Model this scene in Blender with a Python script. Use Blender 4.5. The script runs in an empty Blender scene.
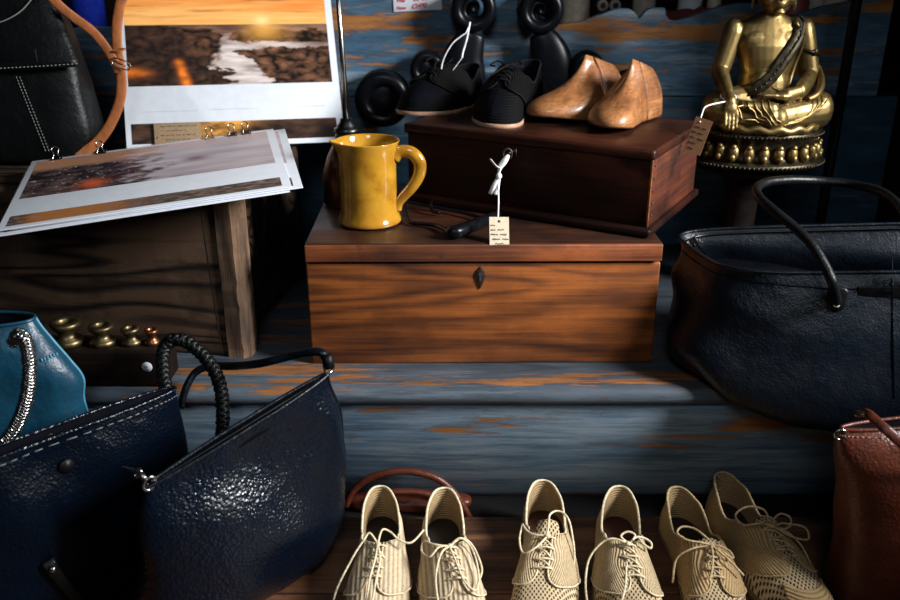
import bpy, bmesh, math, random
from mathutils import Vector, Matrix, noise
random.seed(7)
PI = math.pi
SC = bpy.context.scene
COL = SC.collection
R = math.radians
V = Vector
# ------------------------------------------------------------------ measuring: a pixel at a known depth or height gives a world point
F, PITCH, CZ = 875.0, R(22), 0.882
FW = V((0, math.cos(PITCH), -math.sin(PITCH))); UP = V((0, math.sin(PITCH), math.cos(PITCH)))
CAM = V((0, 0, CZ))
def at(u, v, Y=None, Z=None):
    d = FW + V((1, 0, 0)) * ((u - 450) / F) + UP * ((300 - v) / F)
    t = Y / d.y if Y is not None else (Z - CZ) / d.z
    return CAM + d * t
# ------------------------------------------------------------------ node helper
class NT:
    def __init__(s, name):
        s.m = bpy.data.materials.new(name); s.m.use_nodes = True
        s.t = s.m.node_tree; s.b = s.t.nodes['Principled BSDF']
    def n(s, kind, **kw):
        nd = s.t.nodes.new(kind)
        for k, v in kw.items(): setattr(nd, k, v)
        return nd
    def set(s, sock, v):
        if hasattr(v, 'is_output') or isinstance(v, bpy.types.NodeSocket): s.t.links.new(v, sock)
        elif isinstance(v, (tuple, list)) and len(v) == 3 and sock.type == 'RGBA': sock.default_value = (*v, 1)
        else: sock.default_value = v
    def co(s, scale=(1, 1, 1), which='Object', rot=(0, 0, 0), loc=(0, 0, 0)):
        t = s.n('ShaderNodeTexCoord'); m = s.n('ShaderNodeMapping')
        s.t.links.new(t.outputs[which], m.inputs[0])
        m.inputs['Scale'].default_value = scale; m.inputs['Rotation'].default_value = rot; m.inputs['Location'].default_value = loc
        return m.outputs[0]
    def noise(s, vec, scale=5, detail=5, rough=.55, dist=0, col=False):
        t = s.n('ShaderNodeTexNoise'); s.set(t.inputs['Vector'], vec)
        t.inputs['Scale'].default_value = scale; t.inputs['Detail'].default_value = detail
        t.inputs['Roughness'].default_value = rough; t.inputs['Distortion'].default_value = dist
        return t.outputs['Color' if col else 'Fac']
    def vor(s, vec, scale=5, feature='F1', out='Distance'):
        t = s.n('ShaderNodeTexVoronoi', feature=feature); s.set(t.inputs['Vector'], vec); t.inputs['Scale'].default_value = scale
        return t.outputs[out]
    def wave(s, vec, scale=5, dist=0, detail=2, dscale=1, direction='X', typ='BANDS', prof='SIN'):
        t = s.n('ShaderNodeTexWave', wave_type=typ, wave_profile=prof)
        if typ == 'BANDS': t.bands_direction = direction
        s.set(t.inputs['Vector'], vec); t.inputs['Scale'].default_value = scale; t.inputs['Distortion'].default_value = dist
        t.inputs['Detail'].default_value = detail; t.inputs['Detail Scale'].default_value = dscale
        return t.outputs['Fac']
    def ramp(s, fac, *stops):
        r = s.n('ShaderNodeValToRGB'); s.set(r.inputs[0], fac); e = r.color_ramp.elements
        while len(e) < len(stops): e.new(.5)
        for el, (p, c) in zip(e, stops):
            el.position = p; el.color = (c, c, c, 1) if isinstance(c, (int, float)) else (*c, 1)
        return r.outputs[0]
    def mix(s, fac, a, b, mode='MIX'):
        m = s.n('ShaderNodeMix', data_type='RGBA', blend_type=mode)
        s.set(m.inputs['Factor'], fac); s.set(m.inputs[6], a); s.set(m.inputs[7], b)
        return m.outputs[2]
    def math(s, op, a, b=0.0):
        m = s.n('ShaderNodeMath', operation=op); s.set(m.inputs[0], a); s.set(m.inputs[1], b)
        return m.outputs[0]
    def bump(s, h, strength=.3, dist=.002, normal=None):
        b = s.n('ShaderNodeBump'); s.set(b.inputs['Height'], h); b.inputs['Strength'].default_value = strength
        b.inputs['Distance'].default_value = dist
        if normal is not None: s.set(b.inputs['Normal'], normal)
        return b.outputs[0]
    def fin(s, col=None, rough=.5, metal=0, normal=None, spec=None, coat=None, trans=None, sheen=None):
        b = s.b.inputs
        if col is not None: s.set(b['Base Color'], col)
        s.set(b['Roughness'], rough); s.set(b['Metallic'], metal)
        if normal is not None: s.set(b['Normal'], normal)
        if spec is not None: s.set(b['Specular IOR Level'], spec)
        if coat is not None: s.set(b['Coat Weight'], coat); b['Coat Roughness'].default_value = .12
        if trans is not None: s.set(b['Transmission Weight'], trans)
        return s.m

def plain(name, col, rough=.5, metal=0, var=.12, scale=60, **kw):
    m = NT(name); c = m.co()
    n = m.noise(c, scale, 4)
    dark = tuple(x * (1 - var * 2) for x in col); lite = tuple(min(1, x * (1 + var * 2)) for x in col)
    return m.fin(m.ramp(n, (.3, dark), (.7, lite)), rough, metal, m.bump(n, .12, .0006), **kw)

def wood(name, dark, lite, axis='X', scale=1.0, rough=.5, grain=1.0, coat=None, rings=70, spec=None, bumpy=.25, worn=None, seed=0, ringamt=.5, stainamt=.8):
    m = NT(name)
    st = {'X': (.13, 1, 1), 'Y': (1, .13, 1), 'Z': (1, 1, .13)}[axis]
    c = m.co(tuple(q * scale for q in st), loc=(seed, seed * .7, seed * .3))
    w = m.noise(c, 7, 2, .45, .25)
    g = m.math('ADD', m.math('MULTIPLY', m.math('SINE', m.math('MULTIPLY', w, rings)), .5), .5)
    fine = m.noise(m.co(tuple(q * scale for q in {'X': (.035, 1, 1), 'Y': (1, .035, 1), 'Z': (1, 1, .035)}[axis])), 190, 4, .65)
    big = m.noise(m.co((.5, 1, 1), loc=(seed, 2, 1)), 7, 5, .6)
    f = m.math('ADD', m.math('MULTIPLY', m.math('POWER', g, .6), .40 * ringamt * grain), m.math('ADD', m.math('MULTIPLY', fine, .42), m.math('MULTIPLY', big, .50 - .2 * (ringamt - .5))))
    lo, hi = .36 + .05 * ringamt, .62 + .16 * ringamt * grain
    col = m.ramp(f, (lo, dark), ((lo + hi) / 2, tuple(p * .62 + q * .38 for p, q in zip(dark, lite))), (hi, lite))
    stain = m.ramp(m.noise(m.co((.8, 1, 1), loc=(seed + 3, 0, 0)), 11, 6, .68), (.34, .22), (.50, 1.0))
    col = m.mix(stainamt, col, stain, 'MULTIPLY')
    if worn:
        wm = m.ramp(m.noise(m.co((1, 1, 1)), 22, 6, .7), (.60, 0), (.68, .7))
        col = m.mix(wm, col, worn)
    return m.fin(col, m.ramp(f, (.3, min(1, rough + .16)), (.75, rough)), 0, m.bump(f, bumpy, .0012), coat=coat, spec=spec)

def leather(name, col, rough=.38, cell=330, strength=.35, spec=.5, edge=None):
    m = NT(name); c = m.co()
    v = m.vor(c, cell, 'SMOOTH_F1'); n = m.noise(c, 26, 5, .6)
    base = m.ramp(n, (.3, tuple(x * .7 for x in col)), (.7, tuple(x * 1.3 for x in col)))
    b1 = m.bump(n, .5, .006)
    return m.fin(base, m.ramp(n, (.3, rough + .08), (.7, rough - .05)), 0, m.bump(v, strength, .0012, b1), spec=spec)

def painted(name, wear=.5, blue=(.055, .10, .17), axis=(.16, 1, 1), seedloc=(0, 0, 0), chips=.5, big=6, wood=(.34, .135, .038), pt=(.50, .60)):
    """old brushed paint: chips = how much bare wood shows"""
    m = NT(name)
    c = m.co(axis, loc=seedloc)
    n1 = m.noise(c, big, 3, .5, .3); n2 = m.noise(c, 30, 6, .7, .5); n3 = m.noise(m.co((axis[0] * .6, 1, 1), loc=seedloc), 110, 4, .7)
    f = m.math('ADD', m.math('MULTIPLY', n1, .46), m.math('ADD', m.math('MULTIPLY', n2, .36), m.math('MULTIPLY', n3, .18)))
    t = .62 - chips * .135
    mask = m.ramp(f, (t - .006, 0), (t + .010, 1))
    b = m.mix(m.ramp(n2, (.35, 0), (.65, 1)), tuple(q * .65 for q in blue), tuple(min(1, q * 1.5 + .008) for q in blue))
    pale = m.ramp(m.math('ADD', m.math('MULTIPLY', n3, .5), m.math('MULTIPLY', m.noise(c, 13, 4, .6), .5)), (pt[0], 0), (pt[1], .9))
    b = m.mix(m.math('MULTIPLY', pale, wear), b, (.27, .34, .40))
    speck = m.ramp(m.noise(m.co((.4, 1, 1), loc=seedloc), 75, 5, .75), (.62, 0), (.66, 1))
    w = m.ramp(n3, (.3, tuple(q * .30 for q in wood)), (.5, tuple(q * .8 for q in wood)), (.72, tuple(q * 1.25 for q in wood)))
    col = m.mix(mask, b, w); col = m.mix(m.math('MULTIPLY', speck, .35 + .4 * chips), col, tuple(q * .45 for q in wood))
    edge = m.ramp(f, (t - .03, 0), (t - .008, .8), (t + .012, 0))
    col = m.mix(m.math('MULTIPLY', edge, .6), col, (.03, .035, .045))
    h = m.math('SUBTRACT', m.math('MULTIPLY', n3, .4), m.math('MULTIPLY', mask, .6))
    return m.fin(col, m.mix(mask, (.45,) * 3, (.75,) * 3), 0, m.bump(h, .5, .0012), spec=.35)

def raffia(name, straw, gap, freq, mode):
    """mode: 'v' bands parallel to the topline, 'x' bands along the foot, 'mesh' open lattice"""
    m = NT(name)
    if mode == 'mesh':
        c = m.co((1, 1, 1)); s = m.n('ShaderNodeSeparateXYZ'); m.set(s.inputs[0], c)
        a = s.outputs[0]; b = m.math('MULTIPLY', s.outputs[1], .72)
        p = m.math('SINE', m.math('MULTIPLY', a, freq)); q = m.math('SINE', m.math('MULTIPLY', b, freq))
        h0 = m.math('MULTIPLY', p, q)
        h = m.math('SUBTRACT', 1.0, m.ramp(m.math('ADD', m.math('MULTIPLY', h0, .5), .5), (.54, 0), (.74, 1)))
    else:
        if mode == 'v': c = m.co((1, 1, 1), 'UV'); dirn = 'Y'
        else: c = m.co((1, 1, 1)); dirn = 'X'
        h = m.wave(c, freq, .8, 2, 3, dirn)
    n = m.noise(m.co((1, 1, 1)), 210, 4, .7)
    col = m.ramp(h, (.05, gap), (.42, tuple(x * .82 for x in straw)), (.85, straw))
    col = m.mix(.45, col, m.ramp(n, (.3, tuple(x * .55 for x in straw)), (.7, tuple(min(1, x * 1.2) for x in straw))), 'MIX')
    if mode == 'mesh': col = m.mix(h, gap, col)
    hh = m.math('ADD', m.math('MULTIPLY', h, .8), m.math('MULTIPLY', n, .3))
    return m.fin(col, .75, 0, m.bump(hh, .9, .0014), spec=.06)

# ------------------------------------------------------------------ mesh helpers
class MB:
    def __init__(s): s.v = []; s.f = []; s.uv = {}; s.mi = []; s.cur = 0
    def add(s, vs, fs, uvs=None):
        o = len(s.v); s.v += [V(p) for p in vs]
        for k, f in enumerate(fs):
            s.f.append([i + o for i in f]); s.mi.append(s.cur)
            if uvs: s.uv[len(s.f) - 1] = [uvs[i] for i in f]
        return s
    def grid(s, rows, closed=False, uv=None, flip=False):
        n = len(rows[0]); vs = [p for r in rows for p in r]; fs = []
        for i in range(len(rows) - 1):
            for j in range(n if closed else n - 1):
                k = (j + 1) % n
                q = [i * n + j, i * n + k, (i + 1) * n + k, (i + 1) * n + j]
                fs.append(q[::-1] if flip else q)
        return s.add(vs, fs, [p for r in uv for p in r] if uv else None)
    def cap(s, ring, flip=False):
        n = len(ring); c = sum((V(p) for p in ring), V()) / n
        fs = [[i, (i + 1) % n, n] for i in range(n)]
        return s.add(list(ring) + [c], [f[::-1] for f in fs] if flip else fs)
    def loft(s, rings, caps=True, flip=False):
        s.grid(rings, True, flip=flip)
        if caps: s.cap(rings[0], not flip); s.cap(rings[-1], flip)
        return s
    def tube(s, pts, r, n=8, closed=False, flat=None, up=None, caps=True):
        pts = [V(p) for p in pts]; m = len(pts); rr = r if isinstance(r, (list, tuple)) else [r] * m
        tan = []
        for i in range(m):
            a = pts[(i - 1) % m] if closed or i > 0 else pts[0]; b = pts[(i + 1) % m] if closed or i < m - 1 else pts[-1]
            t = (b - a); tan.append(t.normalized() if t.length > 1e-9 else V((0, 0, 1)))
        u = V(up) if up else V((0, 0, 1))
        nrm = u - tan[0] * u.dot(tan[0])
        if nrm.length < 1e-3: nrm = V((1, 0, 0)) - tan[0] * tan[0].x
        nrm.normalize(); rows = []
        for i in range(m):
            if up: nn = V(up) - tan[i] * V(up).dot(tan[i])
            else: nn = nrm - tan[i] * nrm.dot(tan[i])
            if nn.length > 1e-4: nrm = nn.normalized()
            bi = tan[i].cross(nrm); fl = flat or (1, 1)
            rows.append([pts[i] + (nrm * math.cos(2 * PI * k / n) * fl[0] + bi * math.sin(2 * PI * k / n) * fl[1]) * rr[i] for k in range(n)])
        if closed: rows.append(rows[0])
        s.grid(rows, True)
        if not closed and caps: s.cap(rows[0], True); s.cap(rows[-1])
        return s
    def lathe(s, prof, n=32, c=(0, 0, 0), sx=1, sy=1, fn=None):
        rows = []
        for (r, z) in prof:
            ring = []
            for k in range(n):
                a = 2 * PI * k / n; p = V((math.cos(a) * r * sx, math.sin(a) * r * sy, z)) + V(c)
                ring.append(fn(p, a, r, z) if fn else p)
            rows.append(ring)
        s.grid(rows, True)
        return s
    def box(s, c, d, rot=None):
        vs = [V((x * d[0] / 2, y * d[1] / 2, z * d[2] / 2)) for x in (-1, 1) for y in (-1, 1) for z in (-1, 1)]
        if rot is not None: vs = [rot @ p for p in vs]
        return s.add([p + V(c) for p in vs], [[0, 1, 3, 2], [4, 6, 7, 5], [0, 4, 5, 1], [2, 3, 7, 6], [0, 2, 6, 4], [1, 5, 7, 3]])
    def ell(s, c, r, n=16, rot=None):
        rows = []
        for i in range(n // 2 + 1):
            th = PI * i / (n // 2); ring = []
            for k in range(n):
                a = 2 * PI * k / n
                p = V((math.sin(th) * math.cos(a) * r[0], math.sin(th) * math.sin(a) * r[1], -math.cos(th) * r[2]))
                ring.append((rot @ p if rot is not None else p) + V(c))
            rows.append(ring)
        return s.grid(rows, True)
    def me(s, name, mats, smooth=True, weld=True):
        m = bpy.data.meshes.new(name); m.from_pydata([tuple(p) for p in s.v], [], s.f)
        for mt in (mats if isinstance(mats, (list, tuple)) else [mats]): m.materials.append(mt)
        if any(s.mi): m.polygons.foreach_set('material_index', s.mi)
        if s.uv:
            l = m.uv_layers.new(name='UVMap')
            for p in m.polygons:
                if p.index in s.uv:
                    for li, q in zip(p.loop_indices, s.uv[p.index]): l.data[li].uv = q
        bm = bmesh.new(); bm.from_mesh(m)
        if weld: bmesh.ops.remove_doubles(bm, verts=bm.verts, dist=1e-6)
        bmesh.ops.recalc_face_normals(bm, faces=bm.faces); bm.to_mesh(m); bm.free()
        m.polygons.foreach_set('use_smooth', [smooth] * len(m.polygons))
        return m

def link(name, me, parent=None, loc=None, rot=None):
    o = bpy.data.objects.new(name, me); COL.objects.link(o)
    if parent: o.parent = parent
    if loc is not None: o.location = loc
    if rot is not None: o.rotation_euler = rot
    return o
def part(name, mb, mat, parent=None, smooth=True, label=None, sub=0, solid=0, bevel=0, autos=None):
    o = link(name, mb.me(name, mat, smooth), parent)
    if label: o['label'] = label
    if solid:
        q = o.modifiers.new('s', 'SOLIDIFY'); q.thickness = solid; q.offset = 0
    if bevel:
        q = o.modifiers.new('b', 'BEVEL'); q.width = bevel; q.segments = 3; q.limit_method = 'ANGLE'; q.angle_limit = R(40)
    if sub:
        q = o.modifiers.new('u', 'SUBSURF'); q.levels = sub; q.render_levels = sub
    return o
def tag(o, label, cat, group=None, kind=None):
    o['label'] = label; o['category'] = cat
    if group: o['group'] = group
    if kind: o['kind'] = kind
    return o
def thing(name, label, cat, loc=(0, 0, 0), rz=0, group=None):
    o = link(name, None, None, loc, (0, 0, rz)); return tag(o, label, cat, group)
def struct(name, mb, mat, smooth=False, bevel=0):
    o = part(name, mb, mat, None, smooth, bevel=bevel); o['kind'] = 'structure'; return o
def rbox(name, c, d, mat, parent=None, bev=.004, label=None, rot=None):
    return part(name, MB().box(c, d, rot), mat, parent, True if bev else False, label, bevel=bev)
def spline(pts, n=8, closed=False):
    pts = [V(p) for p in pts]; out = []; m = len(pts)
    rng = range(m if closed else m - 1)
    for i in rng:
        g = (lambda k: pts[k % m]) if closed else (lambda k: pts[max(0, min(m - 1, k))])
        p0, p1, p2, p3 = g(i - 1), g(i), g(i + 1), g(i + 2)
        for k in range(n):
            t = k / n
            out.append(.5 * ((2 * p1) + (p2 - p0) * t + (2 * p0 - 5 * p1 + 4 * p2 - p3) * t * t + (3 * p1 - p0 - 3 * p2 + p3) * t ** 3))
    if not closed: out.append(pts[-1])
    return out
def lerp(tab, x):
    if x <= tab[0][0]: return tab[0][1]
    for (a, b), (c, d) in zip(tab, tab[1:]):
        if x <= c:
            t = (x - a) / (c - a); t = t * t * (3 - 2 * t); return b + (d - b) * t
    return tab[-1][1]
def sm(a, b, x):
    t = max(0, min(1, (x - a) / (b - a))); return t * t * (3 - 2 * t)
def scribble(rows, x0, x1, z0, dz, amp, r, seed=0):
    """illegible pen handwriting: wavy strokes in the XZ plane"""
    rnd = random.Random(seed); mb = MB()
    for k, ln in enumerate(rows):
        x = x0 + ln[0] * (x1 - x0); xe = x0 + ln[1] * (x1 - x0); z = z0 - k * dz
        while x < xe - amp:
            wlen = amp * rnd.uniform(2.5, 5); pts = []
            n = max(3, int(wlen / (amp * .38)))
            for i in range(n): pts.append((min(x + wlen * i / n, xe), 0, z + amp * rnd.uniform(.25, 1) * (1 if i % 2 else -1) * .55))
            mb.tube(spline(pts, 3), r, 4); x += wlen + amp * .9
    return mb
# ------------------------------------------------------------------ materials
M = {}
M['navy'] = leather('navy_leather', (.0010, .0034, .0085), .26, 250, 1.0, spec=.50)
M['navy_smooth'] = leather('navy_smooth_leather', (.0015, .0038, .0080), .36, 420, .35, spec=.38)
M['navy_dark'] = leather('dark_navy_leather', (.0008, .0026, .0065), .32, 300, .6, spec=.08)
M['lining'] = plain('dark_lining', (.003, .0035, .006), .8, spec=.05)
M['teal'] = leather('teal_leather', (.004, .040, .072), .40, 500, .15)
M['teal_seam'] = plain('teal_piping', (.05, .2, .3), .5)
M['black_leather'] = leather('black_leather', (.0028, .0032, .0034), .40, 520, .15, spec=.22)
M['tan'] = leather('tan_leather', (.36, .115, .035), .45, 500, .15)
M['brown_leather'] = leather('brown_leather', (.070, .016, .007), .36, 420, .3, spec=.35)
M['rust_leather'] = leather('rust_leather', (.085, .020, .009), .34, 300, .7, spec=.35)
M['stitch'] = plain('stitching', (.20, .20, .19), .8)
M['pale_stitch'] = plain('pale_stitching', (.30, .22, .15), .8)
M['steel'] = plain('nickel', (.45, .44, .42), .25, 1, .05)
M['rivet'] = plain('pale_rivet', (.62, .62, .60), .4, .25, .04)
M['dark_steel'] = plain('dark_steel', (.06, .06, .063), .35, 1)
M['iron'] = plain('black_iron', (.0032, .0036, .005), .30, 0, .2, 90, spec=.18)
M['oxide'] = plain('rusty_key', (.06, .045, .035), .5, .8)
M['crate'] = wood('dark_crate_wood', (.005, .003, .002), (.070, .041, .025), 'X', 1.0, .6, 1.5, spec=.2, rings=95, bumpy=.7, seed=2, ringamt=1.0)
M['crate_end'] = wood('crate_end_grain', (.018, .009, .005), (.19, .105, .055), 'Z', 1.8, .8, 1.2, rings=40, bumpy=.9)
M['chest'] = wood('pine_chest_wood', (.048, .012, .003), (.31, .090, .019), 'X', .8, .40, 1.0, coat=.08, bumpy=.15, rings=110, seed=5, ringamt=.4, stainamt=.35)
M['chest_lid'] = wood('chest_lid_wood', (.013, .0045, .0025), (.070, .021, .008), 'X', .8, .36, .6, coat=.15, bumpy=.12, rings=60, seed=1, ringamt=.3, stainamt=.5)
M['chest_edge'] = wood('chest_lid_edge_wood', (.04, .011, .004), (.29, .075, .018), 'X', 1, .5, .6, bumpy=.3, worn=(.03, .012, .006), seed=7, ringamt=.3, stainamt=.5)
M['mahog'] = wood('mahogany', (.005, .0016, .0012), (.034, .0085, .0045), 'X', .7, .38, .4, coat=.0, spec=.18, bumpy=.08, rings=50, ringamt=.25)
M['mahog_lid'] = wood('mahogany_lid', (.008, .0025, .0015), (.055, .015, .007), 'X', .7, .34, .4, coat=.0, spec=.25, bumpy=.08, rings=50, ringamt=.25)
M['mahog_lit_side'] = wood('mahogany_lit_side', (.018, .005, .003), (.12, .030, .013), 'Y', .7, .36, .4, coat=.10, bumpy=.08, rings=50, ringamt=.25)  # same mahogany, its colour lightened for the side that catches the light
M['plank'] = wood('floor_plank', (.014, .006, .003), (.21, .088, .040), 'X', .9, .5, .7, bumpy=.6, rings=60, ringamt=.4)
M['dark_wood'] = wood('black_brown_wood', (.004, .0025, .002), (.018, .0105, .007), 'X', .9, .5, .6, ringamt=.4, spec=.1)
M['dark_floor'] = plain('dark_floorboards', (.004, .0038, .004), .8, spec=.2)
M['wall'] = plain('dark_plaster', (.014, .014, .016), .9)
M['last'] = wood('shoe_last_beech', (.13, .038, .012), (.44, .19, .066), 'Y', 1.4, .34, .7, coat=.3, bumpy=.08, worn=(.16, .055, .02), rings=30, ringamt=.25)
M['last_sole'] = plain('last_sole', (.03, .02, .015), .6)
M['seatpaint'] = painted('seat_paint', .25, (.048, .062, .078), (.13, 1, 1), (1.3, 0, 0), .44, 26, (.24, .095, .03))
M['panelpaint'] = painted('panel_paint', .85, (.090, .150, .215), (.11, 1, 1), (.4, .3, 2.2), .22, 18, pt=(.45, .57))
M['backpaint'] = painted('back_paint', .8, (.050, .105, .165), (.15, 1, 1), (.2, 0, .35), .62, 22)
M['lowerpaint'] = painted('lower_back_paint', .2, (.012, .045, .075), (.22, 1, 1), (.2, 3, .35), .2, 14)
M['brass'] = None
def brass():
    m = NT('aged_brass'); c = m.co()
    n = m.noise(c, 38, 6, .65); n2 = m.noise(c, 150, 4, .6)
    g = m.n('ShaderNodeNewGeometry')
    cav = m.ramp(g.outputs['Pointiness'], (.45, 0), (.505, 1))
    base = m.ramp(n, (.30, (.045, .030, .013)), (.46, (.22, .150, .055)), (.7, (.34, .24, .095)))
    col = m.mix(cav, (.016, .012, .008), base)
    return m.fin(col, m.ramp(n, (.3, .55), (.7, .33)), .9, m.bump(n2, .2, .0008))
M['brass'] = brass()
M['brass_dark'] = plain('blackened_brass', (.045, .036, .022), .42, .85, .3, 120)
M['weight'] = plain('tarnished_brass_weight', (.15, .11, .055), .42, .95, .25, 90)
M['copper'] = plain('copper_weight', (.25, .10, .05), .36, .95, .2, 90)
M['oilcan'] = plain('oil_can_metal', (.16, .075, .045), .3, .9, .25, 70)
def glaze():
    m = NT('yellow_glaze'); c = m.co()
    n = m.noise(c, 26, 5, .6, .5); n2 = m.noise(c, 9, 3)
    s = m.n('ShaderNodeSeparateXYZ'); m.set(s.inputs[0], c)
    col = m.ramp(n, (.28, (.20, .078, .008)), (.5, (.39, .185, .015)), (.75, (.49, .255, .028)))
    col = m.mix(m.ramp(n2, (.55, 0), (.75, .55)), col, (.36, .14, .012))
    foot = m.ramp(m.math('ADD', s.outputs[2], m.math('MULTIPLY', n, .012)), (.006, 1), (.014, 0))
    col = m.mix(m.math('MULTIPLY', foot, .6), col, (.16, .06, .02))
    chip = m.ramp(m.noise(c, 60, 4, .7), (.68, 0), (.72, .6)); col = m.mix(chip, col, (.25, .11, .03))
    return m.fin(col, .12, 0, m.bump(n, .08, .002), coat=.6, spec=.6)
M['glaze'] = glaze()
M['white_slip'] = plain('pale_chip', (.62, .55, .40), .3)
M['paper'] = plain('white_card', (.64, .67, .72), .4, 0, .02)
M['paper_edge'] = plain('mount_board_edge', (.60, .66, .74), .6, 0, .03)
M['kraft'] = plain('kraft_card', (.30, .20, .11), .75, 0, .12, 300)
M['manila'] = plain('manila_card', (.52, .44, .31), .75, 0, .08, 300)
M['brown_tag'] = plain('brown_card', (.25, .11, .045), .75, 0, .1, 200)
M['ink'] = plain('ink', (.03, .028, .03), .7)
M['fade_ink'] = plain('faint_ink', (.42, .38, .37), .7)
M['red_ink'] = plain('red_ink', (.45, .012, .03), .6)
M['string'] = plain('white_string', (.75, .75, .76), .7)
M['cord'] = plain('raffia_cord', (.66, .55, .36), .8, 0, .2, 250)
M['cord_tan'] = plain('tan_raffia_cord', (.50, .36, .19), .8, 0, .2, 250)
M['bl_raffia'] = raffia('black_raffia', (.006, .0055, .006), (.003, .003, .003), 6, 'v')
M['bl_cord'] = plain('black_cord', (.010, .0095, .010), .7, spec=.05)
M['bl_sole'] = plain('tan_sole_edge', (.36, .20, .125), .6)
M['insole'] = plain('dark_insole', (.012, .010, .010), .5)
M['insole_red'] = plain('oxblood_insole', (.05, .014, .010), .5)
STRAW = (.60, .475, .315); GAP = (.27, .18, .09)
STRAW2 = (.59, .45, .27); STRAW3 = (.53, .36, .175); GAP3 = (.13, .07, .025)
M['strawx'] = raffia('raffia_lengthwise', STRAW, GAP, 48, 'x'); M['strawv'] = raffia('raffia_bands', STRAW, GAP, 6.5, 'v')
M['straw2m'] = raffia('raffia_open_weave', STRAW2, (.06, .04, .02), 1050, 'mesh'); M['straw2v'] = raffia('raffia_fine_bands', STRAW2, GAP, 7.5, 'v')
M['straw3m'] = raffia('tan_raffia_open_weave', STRAW2, (.06, .035, .015), 1050, 'mesh'); M['straw3v'] = raffia('tan_raffia_bands', STRAW3, GAP3, 5, 'v')
M['straw_in'] = raffia('raffia_lining', (.42, .29, .15), (.10, .06, .03), 4, 'v')
M['rubber'] = plain('sole_leather', (.20, .12, .06), .6)

# ------------------------------------------------------------------ setting
struct('floor', MB().box((0, 1.0, -.022), (4.4, 3.6, .02)), M['dark_floor'])
mb = MB()
for i, (y0, y1) in enumerate(((.40, .62), (.624, .86), (.864, 1.03), (1.034, 1.218))):
    mb.box((-.375, (y0 + y1) / 2, -.006), (2.68, y1 - y0, .012))
pf = struct('trim_plinth', mb, M['plank'], True, .002)
pf['label'] = 'worn brown plank step under the shoes'
struct('wall_back', MB().box((0, 2.62, 1.0), (4.4, .06, 2.2)), M['wall'])
wl = MB(); wl.box((1.00, 1.99, .80), (.06, 1.28, 1.7)); wl.box((1.00, .70, .26), (.06, .92, .56)); struct('shade_wall_right', wl, M['dark_wood'])  # off-view wall and low block, added to shade the right side

# ------------------------------------------------------------------ painted settle
SET = thing('painted_settle', 'worn blue painted wooden settle with scalloped back and rounded seat edge', 'settle')
def extr(prof, x0, x1, n=24):
    mb = MB(); mb.loft([[V((x0 + (x1 - x0) * i / n, y, z)) for (y, z) in prof] for i in range(n + 1)]); return mb
nose = [(1.90, .25), (1.225, .25)] + [(1.212 - .016 * math.sin(a), .234 + .016 * math.cos(a)) for a in [R(x) for x in range(0, 181, 15)]] + [(1.225, .218), (1.90, .218)]
part('seat', extr(nose, -1.25, .965), M['seatpaint'], SET, True)
prof = []
for i in range(13):
    t = i / 12; prof.append((1.213 + .085 * t ** 1.6, .217 - .235 * t))
prof += [(1.33, -.012), (1.33, .217)]
part('front_panel', extr(prof, -1.25, .965), M['panelpaint'], SET, True)
# scalloped back board, outline in x,z
YB = 1.895
top_px = [(-90, 26), (60, 30), (84, 27), (110, 27), (150, 10), (230, -35), (385, -60), (480, -40), (515, -12), (536, 14), (558, 25), (580, 22), (594, 17), (606, 13), (613, 10), (620, 8.5), (630, 9), (636, 14), (638.5, 19),
          (641, 17), (646, 11), (652, 8.5), (664, 7.5), (665.5, 9), (666, 15), (669, 20), (676, 21), (692, 17), (708, 11), (720, 7), (740, 3), (768, 4.5), (781, 5), (783, 10), (786, 15), (791, 16.3), (806, 12), (822, 7), (853, 1), (895, -7)]
tops = [at(u, v, YB) for u, v in top_px]
def strip_board(tops, zb, y0, y1):
    mb = MB(); a = [V((p.x, y0, p.z)) for p in tops]; b = [V((p.x, y0, zb)) for p in tops]
    c = [V((p.x, y1, p.z)) for p in tops]; d = [V((p.x, y1, zb)) for p in tops]
    rows = [[b[i] + (a[i] - b[i]) * (k / 8) for i in range(len(a))] for k in range(9)]
    mb.grid(rows); mb.grid([a, c]); mb.grid([d, b]); mb.grid([c, d])
    for k in (0, -1): mb.add([b[k], a[k], c[k], d[k]], [[0, 1, 2, 3]])
    return mb
zseam = at(690, 97, YB).z
part('back_board', strip_board(tops, zseam + .002, YB, YB + .022), M['backpaint'], SET, False, bevel=.002)
rbox('lower_back_board', (-.13, YB + .014, (.25 + zseam) / 2), (2.18, .022, zseam - .25), M['lowerpaint'], SET, .003)

# ------------------------------------------------------------------ dark crate
CR = V((-.331, 1.307, .25)); cyaw = R(-9)
crate = thing('wooden_crate', 'dark grained wooden crate with split pale corner, at left beneath the photo prints', 'crate', CR, cyaw)
CH = .268
mb = MB()
n = 26; ringf = []
# front board with a ragged right end
part('front_board', MB().box((-.335, .014, CH / 2), (.60, .026, CH)), M['crate'], crate, bevel=.003)
rows = []
for i in range(19):
    z = CH * i / 18; w = noise.noise(V((z * 40, 0, 3))) * .003
    rows.append([V((-.036 + w * .5, -.002 + w * .3, z)), V((-.010 + w, -.003 + w, z)), V((0 + w, .006, z)), V((.002 - w, .034 + w, z)), V((-.012, .036, z)), V((-.036, .03, z))])
part('corner_post', MB().loft(rows), M['crate_end'], crate, False, 'pale split end grain at the crate corner')
rbox('end_board', (-.045, .21, CH / 2), (.022, .36, CH - .004), M['crate'], crate, .003)
rbox('back_board', (-.335, .40, CH / 2), (.60, .02, CH), M['crate'], crate, .003)
rbox('lid', (-.335, .21, CH - .011), (.558, .36, .014), M['crate'], crate, .003)
wr = spline([at(201, 205, 1.29), at(204, 235, 1.287), at(210, 275, 1.292), at(217, 320, 1.297), at(223, 356, 1.30)], 6)
mb = MB().tube(wr, .0011, 6)
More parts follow.
